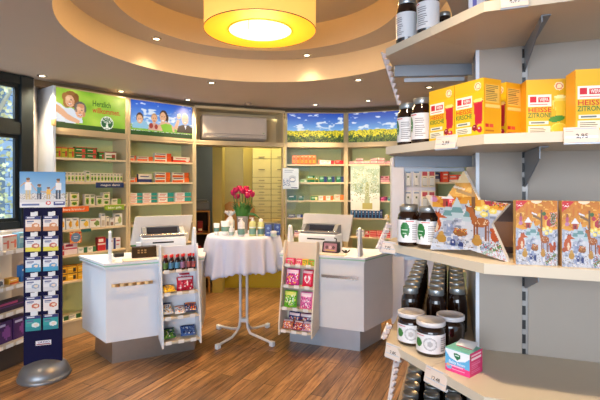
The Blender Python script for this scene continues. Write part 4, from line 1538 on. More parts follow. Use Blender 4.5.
def put(o, fr, x, y, z, label, cat, lean=0, turn=0, group=None, flat=False):
    o.location = fr.p(x, y, z)
    o.rotation_euler = (R(-lean), 0, R(fr.deg + turn))
    tag(o, label, cat, group)
    return o


def bpic(base, cols, seed, w=12, h=12, d=.4):
    return Pic(w, h, base).speck(.08, .3, .92, .95, cols, d, seed).rect(.1, .1, .9, .26, cols[0])


lay = 76
put(sweets_bag(0.11, 0.12, 0.035, bpic((236, 190, 40), [(40, 60, 120), (250, 230, 120), (200, 150, 30)], 1), name='sweets_bag'), RL, 0.085, -0.128, 0.655, 'yellow sweet bag lying at the left of the second shelf, left rack', 'bag', 70, 4)
put(sweets_bag(0.16, 0.13, 0.05, bpic((200, 34, 60), [(240, 220, 226), (150, 20, 50), (226, 120, 140)], 2), name='sweets_bag'), RL, 0.235, -0.055, 0.6365, 'crimson sweet bag standing at the right of the second shelf, left rack', 'bag', 14, -3)
put(sweets_bag(0.12, 0.10, 0.03, bpic((230, 200, 210), [(170, 40, 60), (90, 90, 100)], 3), name='sweets_bag'), RL, 0.235, -0.02, 0.70, 'pale pink bag peeking over the crimson sweet bag, left rack', 'bag', 8, 3)
put(sweets_bag(0.10, 0.13, 0.04, bpic((210, 216, 226), [(40, 60, 110), (230, 190, 60), (190, 120, 80)], 4), name='sweets_bag'), RL, 0.07, -0.12, 0.45, 'blue and white snack bag at the left of the third shelf, left rack', 'bag', 50, 5)
put(sweets_bag(0.10, 0.11, 0.03, bpic((226, 226, 230), [(210, 110, 50), (60, 60, 110)], 5), name='sweets_bag'), RL, 0.175, -0.13, 0.445, 'white and orange snack bag in the middle of the third shelf, left rack', 'bag', 66, -3)
put(sweets_bag(0.12, 0.12, 0.03, bpic((40, 50, 90), [(230, 130, 50), (220, 220, 230), (190, 90, 40)], 6), name='sweets_bag'), RL, 0.275, -0.12, 0.448, 'navy and orange snack bag at the right of the third shelf, left rack', 'bag', 60, -8)
put(sweets_bag(0.12, 0.13, 0.04, bpic((70, 120, 50), [(30, 50, 90), (160, 200, 90), (220, 220, 220)], 7), name='sweets_bag'), RL, 0.08, -0.15, 0.237, 'green snack bag on the lowest shelf of the left rack', 'bag', 62, 4)
put(sweets_bag(0.14, 0.13, 0.04, bpic((60, 90, 150), [(30, 40, 80), (190, 210, 230), (120, 150, 190)], 8), name='sweets_bag'), RL, 0.245, -0.15, 0.237, 'blue snack bag on the lowest shelf of the left rack', 'bag', 60, -5)

# right rack
for k, (x, base, cols, lab) in enumerate(((0.075, (230, 60, 110), [(250, 220, 226), (150, 190, 60)], 'pink candy box at the left of the top shelf, right rack'),
                                          (0.17, (236, 90, 120), [(250, 230, 220), (220, 40, 70)], 'rose candy box second on the top shelf, right rack'),
                                          (0.235, (246, 190, 40), [(80, 150, 50), (250, 230, 90)], 'yellow candy box right of the middle on the top shelf, right rack'),
                                          (0.30, (120, 180, 50), [(240, 110, 40), (230, 230, 90)], 'lime and orange candy box at the right end of the top shelf, right rack'))):
    b = MB()
    w = 0.06 if k else 0.09
    b.col = base
    b.box(-w / 2, 0.0006, 0, w / 2, 0.04, 0.062)
    b.pic(bpic(base, cols, k + 20, 10, 8), (-w / 2, 0, 0), (w, 0, 0), (0, 0, 0.062))
    put(b.build('candy_box', PRINT), RR, x, -0.085, 0.8355, lab, 'box')
put(sweets_bag(0.15, 0.165, 0.05, bpic((214, 50, 140), [(250, 214, 236), (110, 40, 120), (250, 180, 60)], 9, 14, 14), name='sweets_bag'), RR, 0.105, -0.10, 0.6365, 'magenta gummy bag on the second shelf of the right rack', 'bag', 10, 0)
hb = Pic(14, 14, (214, 34, 76)).rect(.1, .1, .9, .2, (250, 200, 214)).ell(.38, .52, .16, .14, (250, 226, 234)).ell(.62, .52, .16, .14, (250, 226, 234)).poly([(.23, .56), (.77, .56), (.5, .86)], (250, 226, 234)).ell(.5, .56, .14, .13, (214, 34, 76))
put(sweets_bag(0.115, 0.165, 0.045, hb, name='sweets_bag'), RR, 0.265, -0.10, 0.6365, 'crimson sweet bag with pale heart on the right rack', 'bag', 10, 0)
put(sweets_bag(0.14, 0.165, 0.05, bpic((110, 190, 50), [(230, 240, 120), (50, 120, 30), (250, 250, 220)], 10, 14, 14), name='sweets_bag'), RR, 0.095, -0.13, 0.4265, 'lime green gummy bag on the third shelf of the right rack', 'bag', 10, 0)
put(sweets_bag(0.13, 0.165, 0.045, bpic((230, 110, 170), [(250, 220, 236), (150, 50, 120)], 11, 14, 14), name='sweets_bag'), RR, 0.26, -0.13, 0.4265, 'pink gummy bag on the third shelf of the right rack', 'bag', 10, 0)
for k, (x, y, base, tn, lab) in enumerate(((0.075, -0.16, (190, 110, 80), 6, 'orange brown mixed candy bag, front left of the lowest shelf, right rack'), (0.18, -0.165, (150, 60, 80), -5, 'wine red mixed candy bag, front middle of the lowest shelf, right rack'), (0.28, -0.16, (190, 150, 180), 3, 'lilac mixed candy bag, front right of the lowest shelf, right rack'),
                                   (0.11, -0.07, (60, 60, 110), -4, 'navy mixed candy bag leaning at the back left of the lowest shelf, right rack'), (0.24, -0.07, (110, 60, 90), 5, 'plum mixed candy bag leaning at the back right of the lowest shelf, right rack'))):
    back = y > -0.1
    put(sweets_bag(0.11 if not back else 0.14, 0.10 if not back else 0.15, 0.035, bpic(base, [(240, 220, 226), (60, 70, 130), (200, 50, 70), (230, 160, 90)], 30 + k, 12, 12, .6), name='candy_bag'), RR, x, y, 0.2175 if back else 0.222, lab, 'bag', 10 if back else 40, tn)

# ================================================================ cloth table
TX, TY = -0.60, 4.65
tb = empty('folding_table', (TX, TY, 0))
tag(tb, 'tall round folding table with white tubular legs under the cloth', 'table')
b = MB()
b.lathe([(0.0, 1.075), (0.365, 1.075), (0.37, 1.082), (0.37, 1.098), (0.365, 1.103), (0.0, 1.103)], seg=48, cap=False)
b.build('tabletop', WPAINT, tb)
for sx in (-1, 1):
    for sy in (-1, 1):
        b = MB()
        fx, fy = {(-1, -1): (-0.22, -0.315), (-1, 1): (-0.32, 0.28), (1, -1): (0.32, -0.245), (1, 1): (0.23, 0.33)}[(sx, sy)]
        x0 = sx * 0.035
        b.tube([(x0, sy * 0.012, 1.074), (x0, sy * 0.012, 0.20), (x0 * 1.3, sy * 0.03, 0.12), (x0 * 2.2, sy * 0.075, 0.075), (fx * 0.47, fy * 0.45, 0.055), (fx, fy, 0.034)], 0.0135, 10)
        lg = b.build('leg', WPAINT, tb)
        b = MB()
        b.at((fx, fy, 0.0), math.degrees(math.atan2(fy, fx)))
        b.box(-0.03, -0.02, 0.0, 0.022, 0.02, 0.05, 0.005)
        b.build('foot_cap', WHITE, lg)
b = MB()
b.box(-0.05, -0.022, 0.17, 0.05, 0.022, 0.21, 0.003)
b.build('crossbar', WPAINT, tb)
# cloth
NA, NR = 192, 15
v, f = [], []
rg = random.Random(5)
folds = [(17, 0.7, 0.4), (9, 0.35, 1.7), (27, 0.3, 2.6)]
v.append((0, 0, 0.0))
rows_ = [(0.12, 0), (0.25, 0), (0.355, 0), (0.376, -0.004)] + [(0.385, -0.02)] + [(None, k / 10) for k in range(1, 11)]
for ri, (r, z) in enumerate(rows_):
    for k in range(NA):
        a = 2 * math.pi * k / NA
        if r is not None:
            v.append((r * math.cos(a), r * math.sin(a), z))
        else:
            t = z
            w = sum(am * math.sin(nn * a + ph + 0.8 * math.sin(2 * a)) for nn, am, ph in folds)
            rr = 0.386 + 0.030 * t + 0.042 * t ** 0.6 * w
            hem = 0.016 * abs(math.sin(22 * a)) * (t > 0.95)
            drop = 0.365 + 0.03 * math.sin(2 * a + 0.6) + 0.012 * math.sin(5 * a)
            v.append((rr * math.cos(a), rr * math.sin(a), -0.02 - drop * t + hem))
for k in range(NA):
    f.append((0, 1 + k, 1 + (k + 1) % NA))
for i in range(len(rows_) - 1):
    for k in range(NA):
        l = (k + 1) % NA
        f.append((1 + i * NA + k, 1 + (i + 1) * NA + k, 1 + (i + 1) * NA + l, 1 + i * NA + l))
b = MB()
b.add(v, f, smooth=True)
o = b.build('tablecloth', CLOTH, loc=(TX, TY, 1.1065))
md_ = o.modifiers.new('thickness', 'SOLIDIFY')
md_.thickness = 0.002
md_.offset = 1
tag(o, 'white scallop-edged tablecloth draped over the round table', 'tablecloth')
TZ = 1.109
# vase and tulips
b = MB()
b.lathe([(0.0, 0.0), (0.052, 0.0), (0.055, 0.01), (0.060, 0.175), (0.064, 0.185), (0.059, 0.185), (0.055, 0.17), (0.05, 0.02), (0.0, 0.015)], seg=24, cap=False)
VX, VY = -0.60, 4.70
tag(b.build('vase', CONC, loc=(VX - 0.02, VY, TZ)), 'grey cylindrical vase of tulips on the white tablecloth', 'vase')


def tulip(h, bx, by, openk):
    e = empty('tulip')
    b = MB()
    b.tube([(bx * 0.10, by * 0.10, 0.03), (bx * 0.3, by * 0.3, 0.15), (bx * 0.8, by * 0.8, h * 0.75), (bx, by, h)], 0.0045, 6)
    b.build('stem', STEM, e)
    b = MB()
    b.lathe([(0.004, -0.004), (0.018, 0.004), (0.0255, 0.02), (0.0245, 0.038), (0.017, 0.052), (0.010, 0.058)], c=(bx, by, h), seg=10, cap=False)
    for k in range(6):
        a = k * math.pi / 3
        r = 0.019 * openk
        b.sphere((bx + r * math.cos(a), by + r * math.sin(a), h + 0.034), 0.011, 0.011, 0.026, 8, 6)
    b.build('flower', PETAL, e)
    for s_ in (0, 1, 2):
        b = MB()
        a = math.atan2(by, bx) + (0.9, -0.7, 0.1)[s_]
        d = Vector((math.cos(a), math.sin(a), 0))
        sd_ = Vector((-math.sin(a), math.cos(a), 0))
        vv, ff = [], []
        for i in range(9):
            t = i / 8
            c = Vector((bx * 0.35, by * 0.35, 0.12)) + d * (0.02 + 0.075 * t * t) + Vector((0, 0, (h - 0.13) * 0.85 * (t - 0.22 * t * t * t)))
            w = 0.020 * math.sin(math.pi * min(1, 0.12 + 0.88 * t)) + 0.001
            vv += [tuple(c - sd_ * w), tuple(c + d * 0.004), tuple(c + sd_ * w)]
        for i in range(8):
            ff += [(i * 3, i * 3 + 1, i * 3 + 4, i * 3 + 3), (i * 3 + 1, i * 3 + 2, i * 3 + 5, i * 3 + 4)]
        b.add(vv, ff, smooth=True)
        b.build('leaf', STEM, e)
    return e


rg = random.Random(11)
tl_ = [(-0.095, 0.01, 0.35), (-0.065, -0.03, 0.38), (-0.035, 0.03, 0.40), (-0.06, 0.01, 0.31), (0.0, -0.04, 0.375), (0.03, 0.0, 0.36), (0.035, 0.04, 0.395), (0.075, -0.01, 0.355), (0.10, 0.02, 0.335), (-0.01, 0.05, 0.37), (0.055, -0.035, 0.325)]
tl_.sort()
for k, (x, y, h) in enumerate(tl_):
    o = tulip(h + 0.055, x * 1.05, y, rg.uniform(0.85, 1.2))
    o.location = (VX - 0.02, VY, TZ)
    tag(o, 'pink tulip in the grey vase, %s flower from the left' % (NTH + ('eleventh',))[k], 'tulip', 'pink tulips in the grey vase')
b = MB()
vv, ff = [], []
for i in range(9):
    t = i / 8
    c = Vector((0.04 + 0.16 * t, -0.02, 0.20 + 0.07 * t - 0.12 * t * t))
    w = 0.014 * math.sin(math.pi * min(1, 0.15 + 0.85 * t)) + 0.001
    vv += [tuple(c + Vector((0, 0, -w))), tuple(c + Vector((0, -0.004, 0))), tuple(c + Vector((0, 0, w)))]
for i in range(8):
    ff += [(i * 3, i * 3 + 1, i * 3 + 4, i * 3 + 3), (i * 3 + 1, i * 3 + 2, i * 3 + 5, i * 3 + 4)]
b.add(vv, ff, smooth=True)
o2 = b.build('drooping_leaf', STEM, o)


def on_table(o, px, py, label, cat):
    o.location = (px, py, TZ)
    tag(o, label, cat)


def pump_bottle(r, h, body, lab, pump=True, cap=None):
    e = empty('cosmetic_bottle')
    b = MB()
    b.lathe([(0, 0), (r * .94, 0), (r, 0.006), (r, h * .80), (r * .85, h * .86), (r * .42, h * .90), (r * .42, h * .92)], seg=18, cap=False)
    b.build('bottle_body', body, e)
    b = MB()
    b.col = lab
    b.lathe([(r * 1.012, h * .12), (r * 1.012, h * .46)], seg=18, cap=False)
    b.col = (230, 234, 232)
    b.lathe([(r * 1.016, h * .50), (r * 1.016, h * .56)], seg=18, cap=False)
    b.build('label', PRINT, e)
    b = MB()
    if pump:
        b.lathe([(r * .5, h * .90), (r * .5, h * .98), (r * .2, h * .99), (r * .2, h * 1.06)], seg=12)
        b.box(-r * .9, -r * .22, h * 1.05, r * .35, r * .22, h * 1.10, 0.001)
    else:
        b.lathe([(r * .62, h * .88), (r * .62, h * 1.04), (r * .5, h * 1.06), (0, h * 1.06)], seg=14, cap=False)
    b.build('pump' if pump else 'cap', cap or WPAINT, e)
    return e


def tube_pack(w, h, lab):
    e = empty('cream_tube')
    b = MB()
    n = 16
    vv, ff = [], []
    for i, (t, rx, ry) in enumerate(((0, w * .40, w * .40), (.18, w * .42, w * .40), (.55, w * .47, w * .25), (.95, w * .5, w * .03), (1, w * .5, w * .02))):
        for k in range(n):
            a = 2 * math.pi * k / n
            vv.append((rx * math.cos(a), ry * math.sin(a), 0.02 + (h - 0.02) * t))
    for i in range(4):
        for k in range(n):
            l = (k + 1) % n
            ff.append((i * n + k, i * n + l, (i + 1) * n + l, (i + 1) * n + k))
    ff.append(tuple(range(4 * n, 5 * n)))
    b.add(vv, ff, [(236, 238, 236)] * n + [lab] * n + [(236, 238, 236)] * n + [(236, 238, 236)] * (n + 1), smooth=True)
    b.build('tube_body', PRINT, e)
    b = MB()
    b.lathe([(w * .36, 0), (w * .38, 0.02)], seg=14)
    b.build('cap', WPAINT, e)
    return e


GL = (96, 138, 128)
on_table(tube_pack(0.062, 0.125, GL), -0.865, 4.52, 'small white and green cream tube at the left edge of the cloth table', 'cream tube')
on_table(tube_pack(0.085, 0.15, (100, 140, 126)), -0.775, 4.50, 'wide white cream tube standing second from left on the cloth table', 'cream tube')
on_table(pump_bottle(0.026, 0.09, WPAINT, (150, 170, 160), False), -0.70, 4.46, 'short white bottle between the wide cream tube and the front pump bottle', 'bottle')
on_table(pump_bottle(0.034, 0.175, WPAINT, (120, 150, 146), False), -0.735, 4.62, 'tall white bottle in front of the gift wrapped item on the cloth table', 'bottle')
on_table(pump_bottle(0.034, 0.17, WPAINT, GL), -0.595, 4.42, 'white pump bottle with grey green label at the front of the cloth table', 'bottle')
on_table(pump_bottle(0.036, 0.17, mat('olive_bottle', (206, 206, 140), 0.2, coat=.4), (110, 150, 134)), -0.485, 4.46, 'yellowish pump bottle with wide white head right of the vase', 'bottle')
on_table(pump_bottle(0.033, 0.165, MATS['olive_bottle'], (96, 130, 124), False), -0.40, 4.46, 'white-capped yellowish bottle beside the blue boxes', 'bottle')
for x, y, a, lab in ((-0.355, 4.44, -6, 'blue carton left of the white jar on the cloth table'), (-0.265, 4.53, 10, 'blue carton behind the white jar at the right of the cloth table')):
    b = MB()
    b.col = (52, 70, 130)
    b.box(0, 0.0006, 0, 0.062, 0.04, 0.115)
    b.pic(Pic(8, 12, (60, 84, 150)).ell(.5, .3, .2, .12, (120, 150, 200)).rect(.2, .55, .8, .62, (190, 206, 226)).rect(.25, .7, .75, .74, (190, 206, 226)), (0, 0, 0), (0.062, 0, 0), (0, 0, 0.115))
    o = b.build('carton', PRINT, rz=a)
    o.location = (x, y, TZ)
    tag(o, lab, 'carton')
e = empty('cream_jar', (-0.27, 4.44, TZ))
tag(e, 'small white cream jar in front of the blue cartons', 'jar')
b = MB()
b.lathe([(0, 0), (0.03, 0), (0.031, 0.004), (0.031, 0.03)], seg=16)
b.col = (130, 160, 150)
b.build('jar_body', mat('pale_green_jar', (190, 206, 196), 0.3), e)
b = MB()
b.lathe([(0.032, 0.031), (0.032, 0.05), (0.030, 0.052), (0, 0.052)], seg=16, cap=False)
b.build('lid', WPAINT, e)
e = empty('gift_parcel', (-0.76, 4.74, TZ))
tag(e, 'cellophane wrapped white gift with frilly top left of the vase', 'gift')
b = MB()
b.lathe([(0, 0), (0.05, 0), (0.055, 0.02), (0.05, 0.13), (0.018, 0.175)], seg=14, cap=False)
b.build('parcel_body', mat('pearl_wrap', (220, 216, 214), 0.2, coat=.4), e)
b = MB()
for k in range(14):
    a = k * 0.45 * 2
    b.add([(0, 0, 0.17), (0.05 * math.cos(a) - 0.02 * math.sin(a), 0.05 * math.sin(a) + 0.02 * math.cos(a), 0.25 - 0.02 * (k % 3)), (0.07 * math.cos(a), 0.07 * math.sin(a), 0.225), (0.05 * math.cos(a) + 0.02 * math.sin(a), 0.05 * math.sin(a) - 0.02 * math.cos(a), 0.24)], [(0, 1, 2), (0, 2, 3)])
b.build('cellophane_frill', mat('cellophane', (226, 226, 228), 0.12, coat=.5), e)
b = MB()
b.box(0, 0, 0, 0.16, 0.09, 0.12, 0.01)
tag(b.build('tin_box', mat('dark_silver_tin', (110, 112, 118), 0.25, .6), loc=(-0.40, 4.60, TZ)), 'dark silver tin box behind the bottles at the right of the table', 'tin')

# ================================================================ navy floor stand at the left
SX, SY = -2.185, 3.73
fs = empty('floor_stand', (SX, SY, 0), 20)
tag(fs, 'navy floor display stand on a silver dome foot with picture header', 'display stand')
b = MB()
b.lathe([(0.203, 0.0), (0.206, 0.012), (0.200, 0.025), (0.196, 0.027), (0.192, 0.05), (0.172, 0.09), (0.14, 0.12), (0.085, 0.142), (0.03, 0.152), (0, 0.153)], seg=48, cap=False)
b.build('dome_foot', SILVER, fs)
b = MB()
b.box(-0.150, -0.03, 0.12, 0.138, 0.0, 1.44, 0.003)
b.build('panel', NAVY, fs)
b = MB()
p = Pic(64, 58)
p.grad((84, 148, 208), (176, 208, 234), 0, .75)
p.rect(0, .62, 1, 1, (214, 216, 220)).speck(0, .60, 1, .78, [(150, 150, 156), (228, 230, 234), (180, 176, 170)], .6, 2)
for cx, hgt, sh, tr_ in ((.18, .60, (236, 238, 240), (206, 190, 150)), (.42, .42, (40, 120, 160), (50, 60, 90)), (.62, .34, (226, 180, 60), (196, 170, 120)), (.84, .58, (232, 234, 238), (60, 70, 90))):
    b0 = .78
    t0 = b0 - hgt
    wd = .055 if hgt > .5 else .042
    p.rect(cx - wd, t0 + hgt * .52, cx - .008, b0, tr_).rect(cx + .008, t0 + hgt * .52, cx + wd, b0, tr_)
    p.rect(cx - wd * 1.15, t0 + hgt * .18, cx + wd * 1.15, t0 + hgt * .56, sh)
    p.ell(cx, t0 + hgt * .09, .038 if hgt > .5 else .034, hgt * .10, (206, 160, 120)).ell(cx, t0 + hgt * .04, .042, hgt * .07, (110, 80, 50))
for x0, y0, x1, y1 in ((.24, .34, .38, .56), (.46, .56, .58, .58), (.66, .56, .78, .40), (.02, .40, .12, .30)):
    p.poly([(x0, y0 - .018), (x1, y1 - .018), (x1, y1 + .018), (x0, y0 + .018)], (206, 160, 120))
p.rect(0, .86, 1, 1, (232, 236, 242)).rect(.05, .90, .42, .94, (90, 110, 170)).ell(.62, .88, .055, .06, (210, 60, 60)).ell(.62, .88, .03, .035, (240, 230, 230)).rect(.74, .84, .98, .94, (50, 60, 140)).rect(.77, .87, .95, .90, (232, 236, 242))
b.col = (60, 70, 110)
b.box(-0.175, -0.040, 1.445, 0.165, -0.030, 1.745)
b.pic(p, (-0.175, -0.0405, 1.445), (0.34, 0, 0), (0, 0, 0.30))
b.build('header_picture', PRINT, fs)
b = MB()
b.col = (236, 236, 244)
b.box(-0.06, -0.0325, 0.275, 0.055, -0.0305, 0.315)
b.col = (150, 40, 60)
b.box(-0.055, -0.0332, 0.28, 0.05, -0.0326, 0.288)
b.text('ORTHO', (0, -0.0333, 0.30), (1, 0, 0), (0, 0, 1), 0.022, (40, 44, 110), 0.09)
b.build('logo_plate', PRINT, fs)


def bandage(main, acc, bottom, seed):
    e = empty('hanging_pack')
    p = Pic(22, 24, main).rect(0, 0, 1, .22, (34, 40, 110)).rect(.1, .06, .6, .14, (226, 228, 240)).rect(.08, .30, .55, .36, (90, 100, 150)).rect(.08, .42, .45, .46, (140, 150, 180))
    p.rect(0, .72, 1, 1, bottom).ell(.66, .62, .26, .16, acc).ell(.7, .62, .14, .08, (240, 220, 200))
    b = MB()
    b.col = (210, 210, 216)
    b.box(-0.056, 0, 0, 0.056, 0.014, 0.125)
    b.pic(p, (-0.056, -0.0005, 0), (0.112, 0, 0), (0, 0, 0.125))
    b.build('pack', PRINT, e)
    b = MB()
    b.col = (236, 238, 240)
    b.box(-0.02, 0.004, 0.1255, 0.02, 0.006, 0.16)
    b.box(0.012, -0.004, 0.13, 0.034, 0.003, 0.165)
    b.build('hang_tab', PRINT, e)
    return e


FS = Fr(SX, SY, 20)
kinds = [((236, 226, 220), (206, 140, 90), (206, 140, 90), 'white and tan'), ((230, 232, 236), (196, 110, 90), (226, 214, 60), 'white and yellow'), ((226, 234, 244), (90, 160, 210), (60, 160, 200), 'white and sky blue'), ((230, 232, 238), (150, 170, 200), (214, 216, 224), 'plain white'), ((236, 230, 230), (206, 110, 80), (236, 230, 230), 'white and red'), ((40, 160, 160), (230, 240, 240), (30, 140, 150), 'teal')]
rowsz = (1.245, 1.075, 0.905, 0.735, 0.57, 0.41)
rown = ('top', 'second', 'third', 'fourth', 'fifth', 'lowest')
for q, (z, kd) in enumerate(zip(rowsz, kinds)):
    first = bandage(kd[0], kd[1], kd[2], q)
    for s_, x in enumerate((-0.075, 0.055)):
        o = first if s_ == 0 else dup(first)
        o.location = FS.p(x, -0.052, z)
        o.rotation_euler = (0, 0, R(20))
        tag(o, '%s plaster pack, %s hook in the %s row of the navy stand' % (kd[3], 'left' if s_ == 0 else 'right', rown[q]), 'plaster pack')

# ================================================================ low white shelving under the window
LS = Fr(-2.95, 2.35, 75.0)
ls = empty('low_shelving', LS.p(0, 0), LS.deg)
tag(ls, 'low cream shelving unit under the window behind the navy stand', 'shelf')
LL = 1.82
b = MB()
b.box(0, 0.30, 0.10, LL, 0.32, 1.19)
b.build('back_panel', WARMWHITE, ls)
for z in (0.23, 0.506, 0.735, 1.05):
    b = MB()
    b.box(0.0, 0.0, z - 0.025, LL, 0.299, z)
    b.build('shelf', SHELFB, ls)
for x in (0.0, LL - 0.02):
    b = MB()
    b.box(x, 0.05, 0.0, x + 0.02, 0.299, 0.204)
    b.build('side_panel', WARMWHITE, ls)
b = MB()
b.box(0.021, 0.06, 0.0, LL - 0.021, 0.08, 0.20)
b.build('kick_board', mat('dark_kick', (70, 60, 54), 0.6), ls)
ki = 0
for z in (0.23, 0.506, 0.735, 1.05):
    for k in range(9):
        b = MB()
        b.box(0, -0.004, -0.026, 0.07, -0.0005, 0.006)
        o = b.build('price_tag', MATS['tag_white'], ls)
        o.location = (0.9 + k * 0.10, 0, z)


def low(u, z, w, d, h, base, a, c, kind, label, n=1, gap=0.01, v=0.06, stack=1):
    row(LS, z, u, n, w, d, h, gap, stack, carton_pic(kind, base, a, c), base, label, label, v=v)


low(1.30, 1.05, 0.09, 0.08, 0.10, (226, 226, 226), (200, 200, 206), (120, 130, 150), 'band', 'white carton at the left on top of the low shelving', 2)
low(1.32, 1.1525, 0.11, 0.07, 0.055, (40, 90, 170), (200, 60, 60), WH, 'band', 'blue carton lying on the white cartons, low shelving top', 1)
low(1.52, 1.05, 0.07, 0.08, 0.13, (214, 200, 190), (206, 110, 90), (206, 110, 90), 'top', 'cream and coral carton in the middle on top of the low shelving', 2)
low(1.69, 1.05, 0.09, 0.08, 0.14, (120, 170, 190), (90, 140, 170), WH, 'band', 'light blue carton at the right on top of the low shelving')
low(1.28, 0.735, 0.12, 0.08, 0.06, (70, 80, 110), WH, WH, 'band', 'dark blue carton on the second low shelving board')
low(1.44, 0.735, 0.10, 0.08, 0.065, (214, 214, 210), (90, 90, 96), (60, 60, 70), 'sun', 'white carton with grey disc on the second low shelving board')
low(1.60, 0.735, 0.09, 0.08, 0.05, (226, 170, 60), (200, 90, 40), WH, 'band', 'yellow carton on the second low shelving board', 1)
low(1.72, 0.735, 0.055, 0.06, 0.15, (40, 110, 180), (30, 80, 150), WH, 'band', 'upright blue carton at the right end of the second low shelving board')
low(1.26, 0.506, 0.10, 0.08, 0.06, (60, 130, 170), WH, WH, 'band', 'turquoise carton at the left of the third low shelving board')
low(1.42, 0.506, 0.36, 0.10, 0.085, (44, 30, 56), (90, 40, 110), (170, 60, 110), 'stripe', 'long black and purple carton on the third low shelving board')
low(1.26, 0.23, 0.16, 0.10, 0.20, (90, 130, 180), (60, 100, 160), (200, 214, 236), 'band', 'large blue carton at the left of the lowest low shelving board')
low(1.46, 0.23, 0.16, 0.10, 0.19, (70, 36, 96), (130, 70, 150), (200, 200, 230), 'sun', 'dark purple carton on the lowest low shelving board', 2)

# ================================================================ near shelving at the right
ANG = -19.0
GU = Vector((math.cos(R(ANG)), math.sin(R(ANG)), 0))
GN = Vector((-math.sin(R(ANG)), math.cos(R(ANG)), 0))
B0 = Vector((0.635, 1.575, 0))
G = Fr(B0.x, B0.y, ANG)
C0 = (0.515, 1.22)
T0 = (0.325, 1.65)
GL_ = 1.25
sg = empty('shelving_unit', (0, 0, 0))
tag(sg, 'large warm grey shelving unit with cream boards filling the right side', 'shelving unit')


def gpt(u, v):
    q = B0 + GU * u + GN * v
    return (q.x, q.y)


fr_end = (C0[0] + math.cos(R(-20.5)) * GL_, C0[1] + math.sin(R(-20.5)) * GL_)
seam = (0.4265, 1.42)
right_poly = [C0, fr_end, gpt(GL_, 0.0), gpt(0, 0.0), seam]
left_short = [T0, (seam[0] - 0.0005, seam[1] + 0.001), (B0.x - 0.0006, B0.y + 0.0005), (0.695, 1.765), (0.385, 1.80)]
left_deep = [T0, (seam[0] - 0.0005, seam[1] + 0.001), (B0.x - 0.0006, B0.y + 0.0005), gpt(-0.004, 0.95), gpt(-0.30, 0.95)]
for k, (zt, th, dp) in enumerate(((2.158, 0.029, 0), (1.787, 0.028, 0), (1.425, 0.029, 0), (1.052, 0.029, 1), (0.665, 0.029, 1), (0.28, 0.029, 1))):
    for poly in (right_poly, left_deep if dp else left_short):
        b = MB()
        b.prism(poly, zt - th, zt)
        b.build('shelf', SHELFB, sg)
    if not dp:
        b = MB()
        b.prism([(0.385, 1.775), (0.690, 1.745), (0.696, 1.764), (0.386, 1.794)], zt - th - 0.045, zt - th - 0.0005)
        b.build('support_rail', BRACK, sg)
        b = MB()
        b.prism([(0.43, 1.80), (0.67, 1.775), (0.672, 1.785), (0.432, 1.81)], zt - th - 0.062, zt - th - 0.046)
        b.build('support_rail', mat('pale_rail', (170, 176, 184), 0.4, .2), sg)
# back panels between the slotted uprights
b = MB()
b.X = Matrix.Translation((B0.x, B0.y, 0)) @ Matrix.Rotation(R(ANG), 4, 'Z')
b.box(0.012, 0.001, 0.10, 0.150, 0.016, 2.30)
b.build('back_panel', PANELGREY, sg)
b = MB()
b.X = Matrix.Translation((B0.x, B0.y, 0)) @ Matrix.Rotation(R(ANG), 4, 'Z')
b.box(0.170, 0.001, 0.10, GL_, 0.016, 2.30)
b.build('back_panel', PANELGREY, sg)
b = MB()
b.X = Matrix.Translation((B0.x, B0.y, 0)) @ Matrix.Rotation(R(ANG), 4, 'Z')
b.box(0.0, 0.0005, 0.0, 0.012, 0.03, 2.30)
b.build('white_edge_trim', WHITE, sg)
b = MB()
b.X = Matrix.Translation((B0.x, B0.y, 0)) @ Matrix.Rotation(R(ANG), 4, 'Z')
b.m = 0
b.box(0.150, 0.006, 0.0, 0.170, 0.03, 2.30)
b.m = 1
b.box(0.1515, 0.0045, 0.0, 0.1625, 0.0058, 2.30)
b.m = 0
for k in range(44):
    b.box(0.1515, 0.003, 0.12 + k * 0.05, 0.1625, 0.0044, 0.12 + k * 0.05 + 0.018)
b.build('slotted_upright', [mat('upright_grey', (150, 146, 142), 0.4, .4), DARK], sg)
# side panel running back
b = MB()
b.X = Matrix.Translation((B0.x, B0.y, 0)) @ Matrix.Rotation(R(ANG), 4, 'Z')
b.box(0.0, 0.031, 0.0, 0.012, 0.95, 2.2)
b.build('side_panel', mat('bluish_side_panel', (146, 158, 172), 0.3), sg)
b = MB()
b.X = Matrix.Translation((B0.x, B0.y, 0)) @ Matrix.Rotation(R(ANG), 4, 'Z')
b.box(0.013, 0.90, 0.0, GL_, 0.95, 2.2)
b.build('rear_panel', BRACK, sg)
# brackets at the upright
for zt, L_, dn in ((2.128, 0.30, 0.085), (1.757, 0.27, 0.12), (1.394, 0.25, 0.11), (1.021, 0.20, 0.06), (0.634, 0.2, 0.06)):
    b = MB()
    b.X = Matrix.Translation((B0.x, B0.y, 0)) @ Matrix.Rotation(R(ANG), 4, 'Z')
    ft = 0.02 if L_ > 0.29 else 0.036
    b.slab_yz([(0.0, zt), (0.0, zt - dn), (-0.012, zt - dn), (-L_, zt - ft), (-L_, zt)], 0.158, 0.1605)
    b.box(0.1605, -L_, zt - 0.003, 0.182, -0.0, zt - 0.0002)
    b.build('bracket', BRACK, sg)
b = MB()
b.X = Matrix.Translation((B0.x, B0.y, 0)) @ Matrix.Rotation(R(ANG), 4, 'Z')
b.box(0.0, -0.30, 0.0, GL_, -0.28, 0.25)
b.build('plinth', PANELGREY, sg)


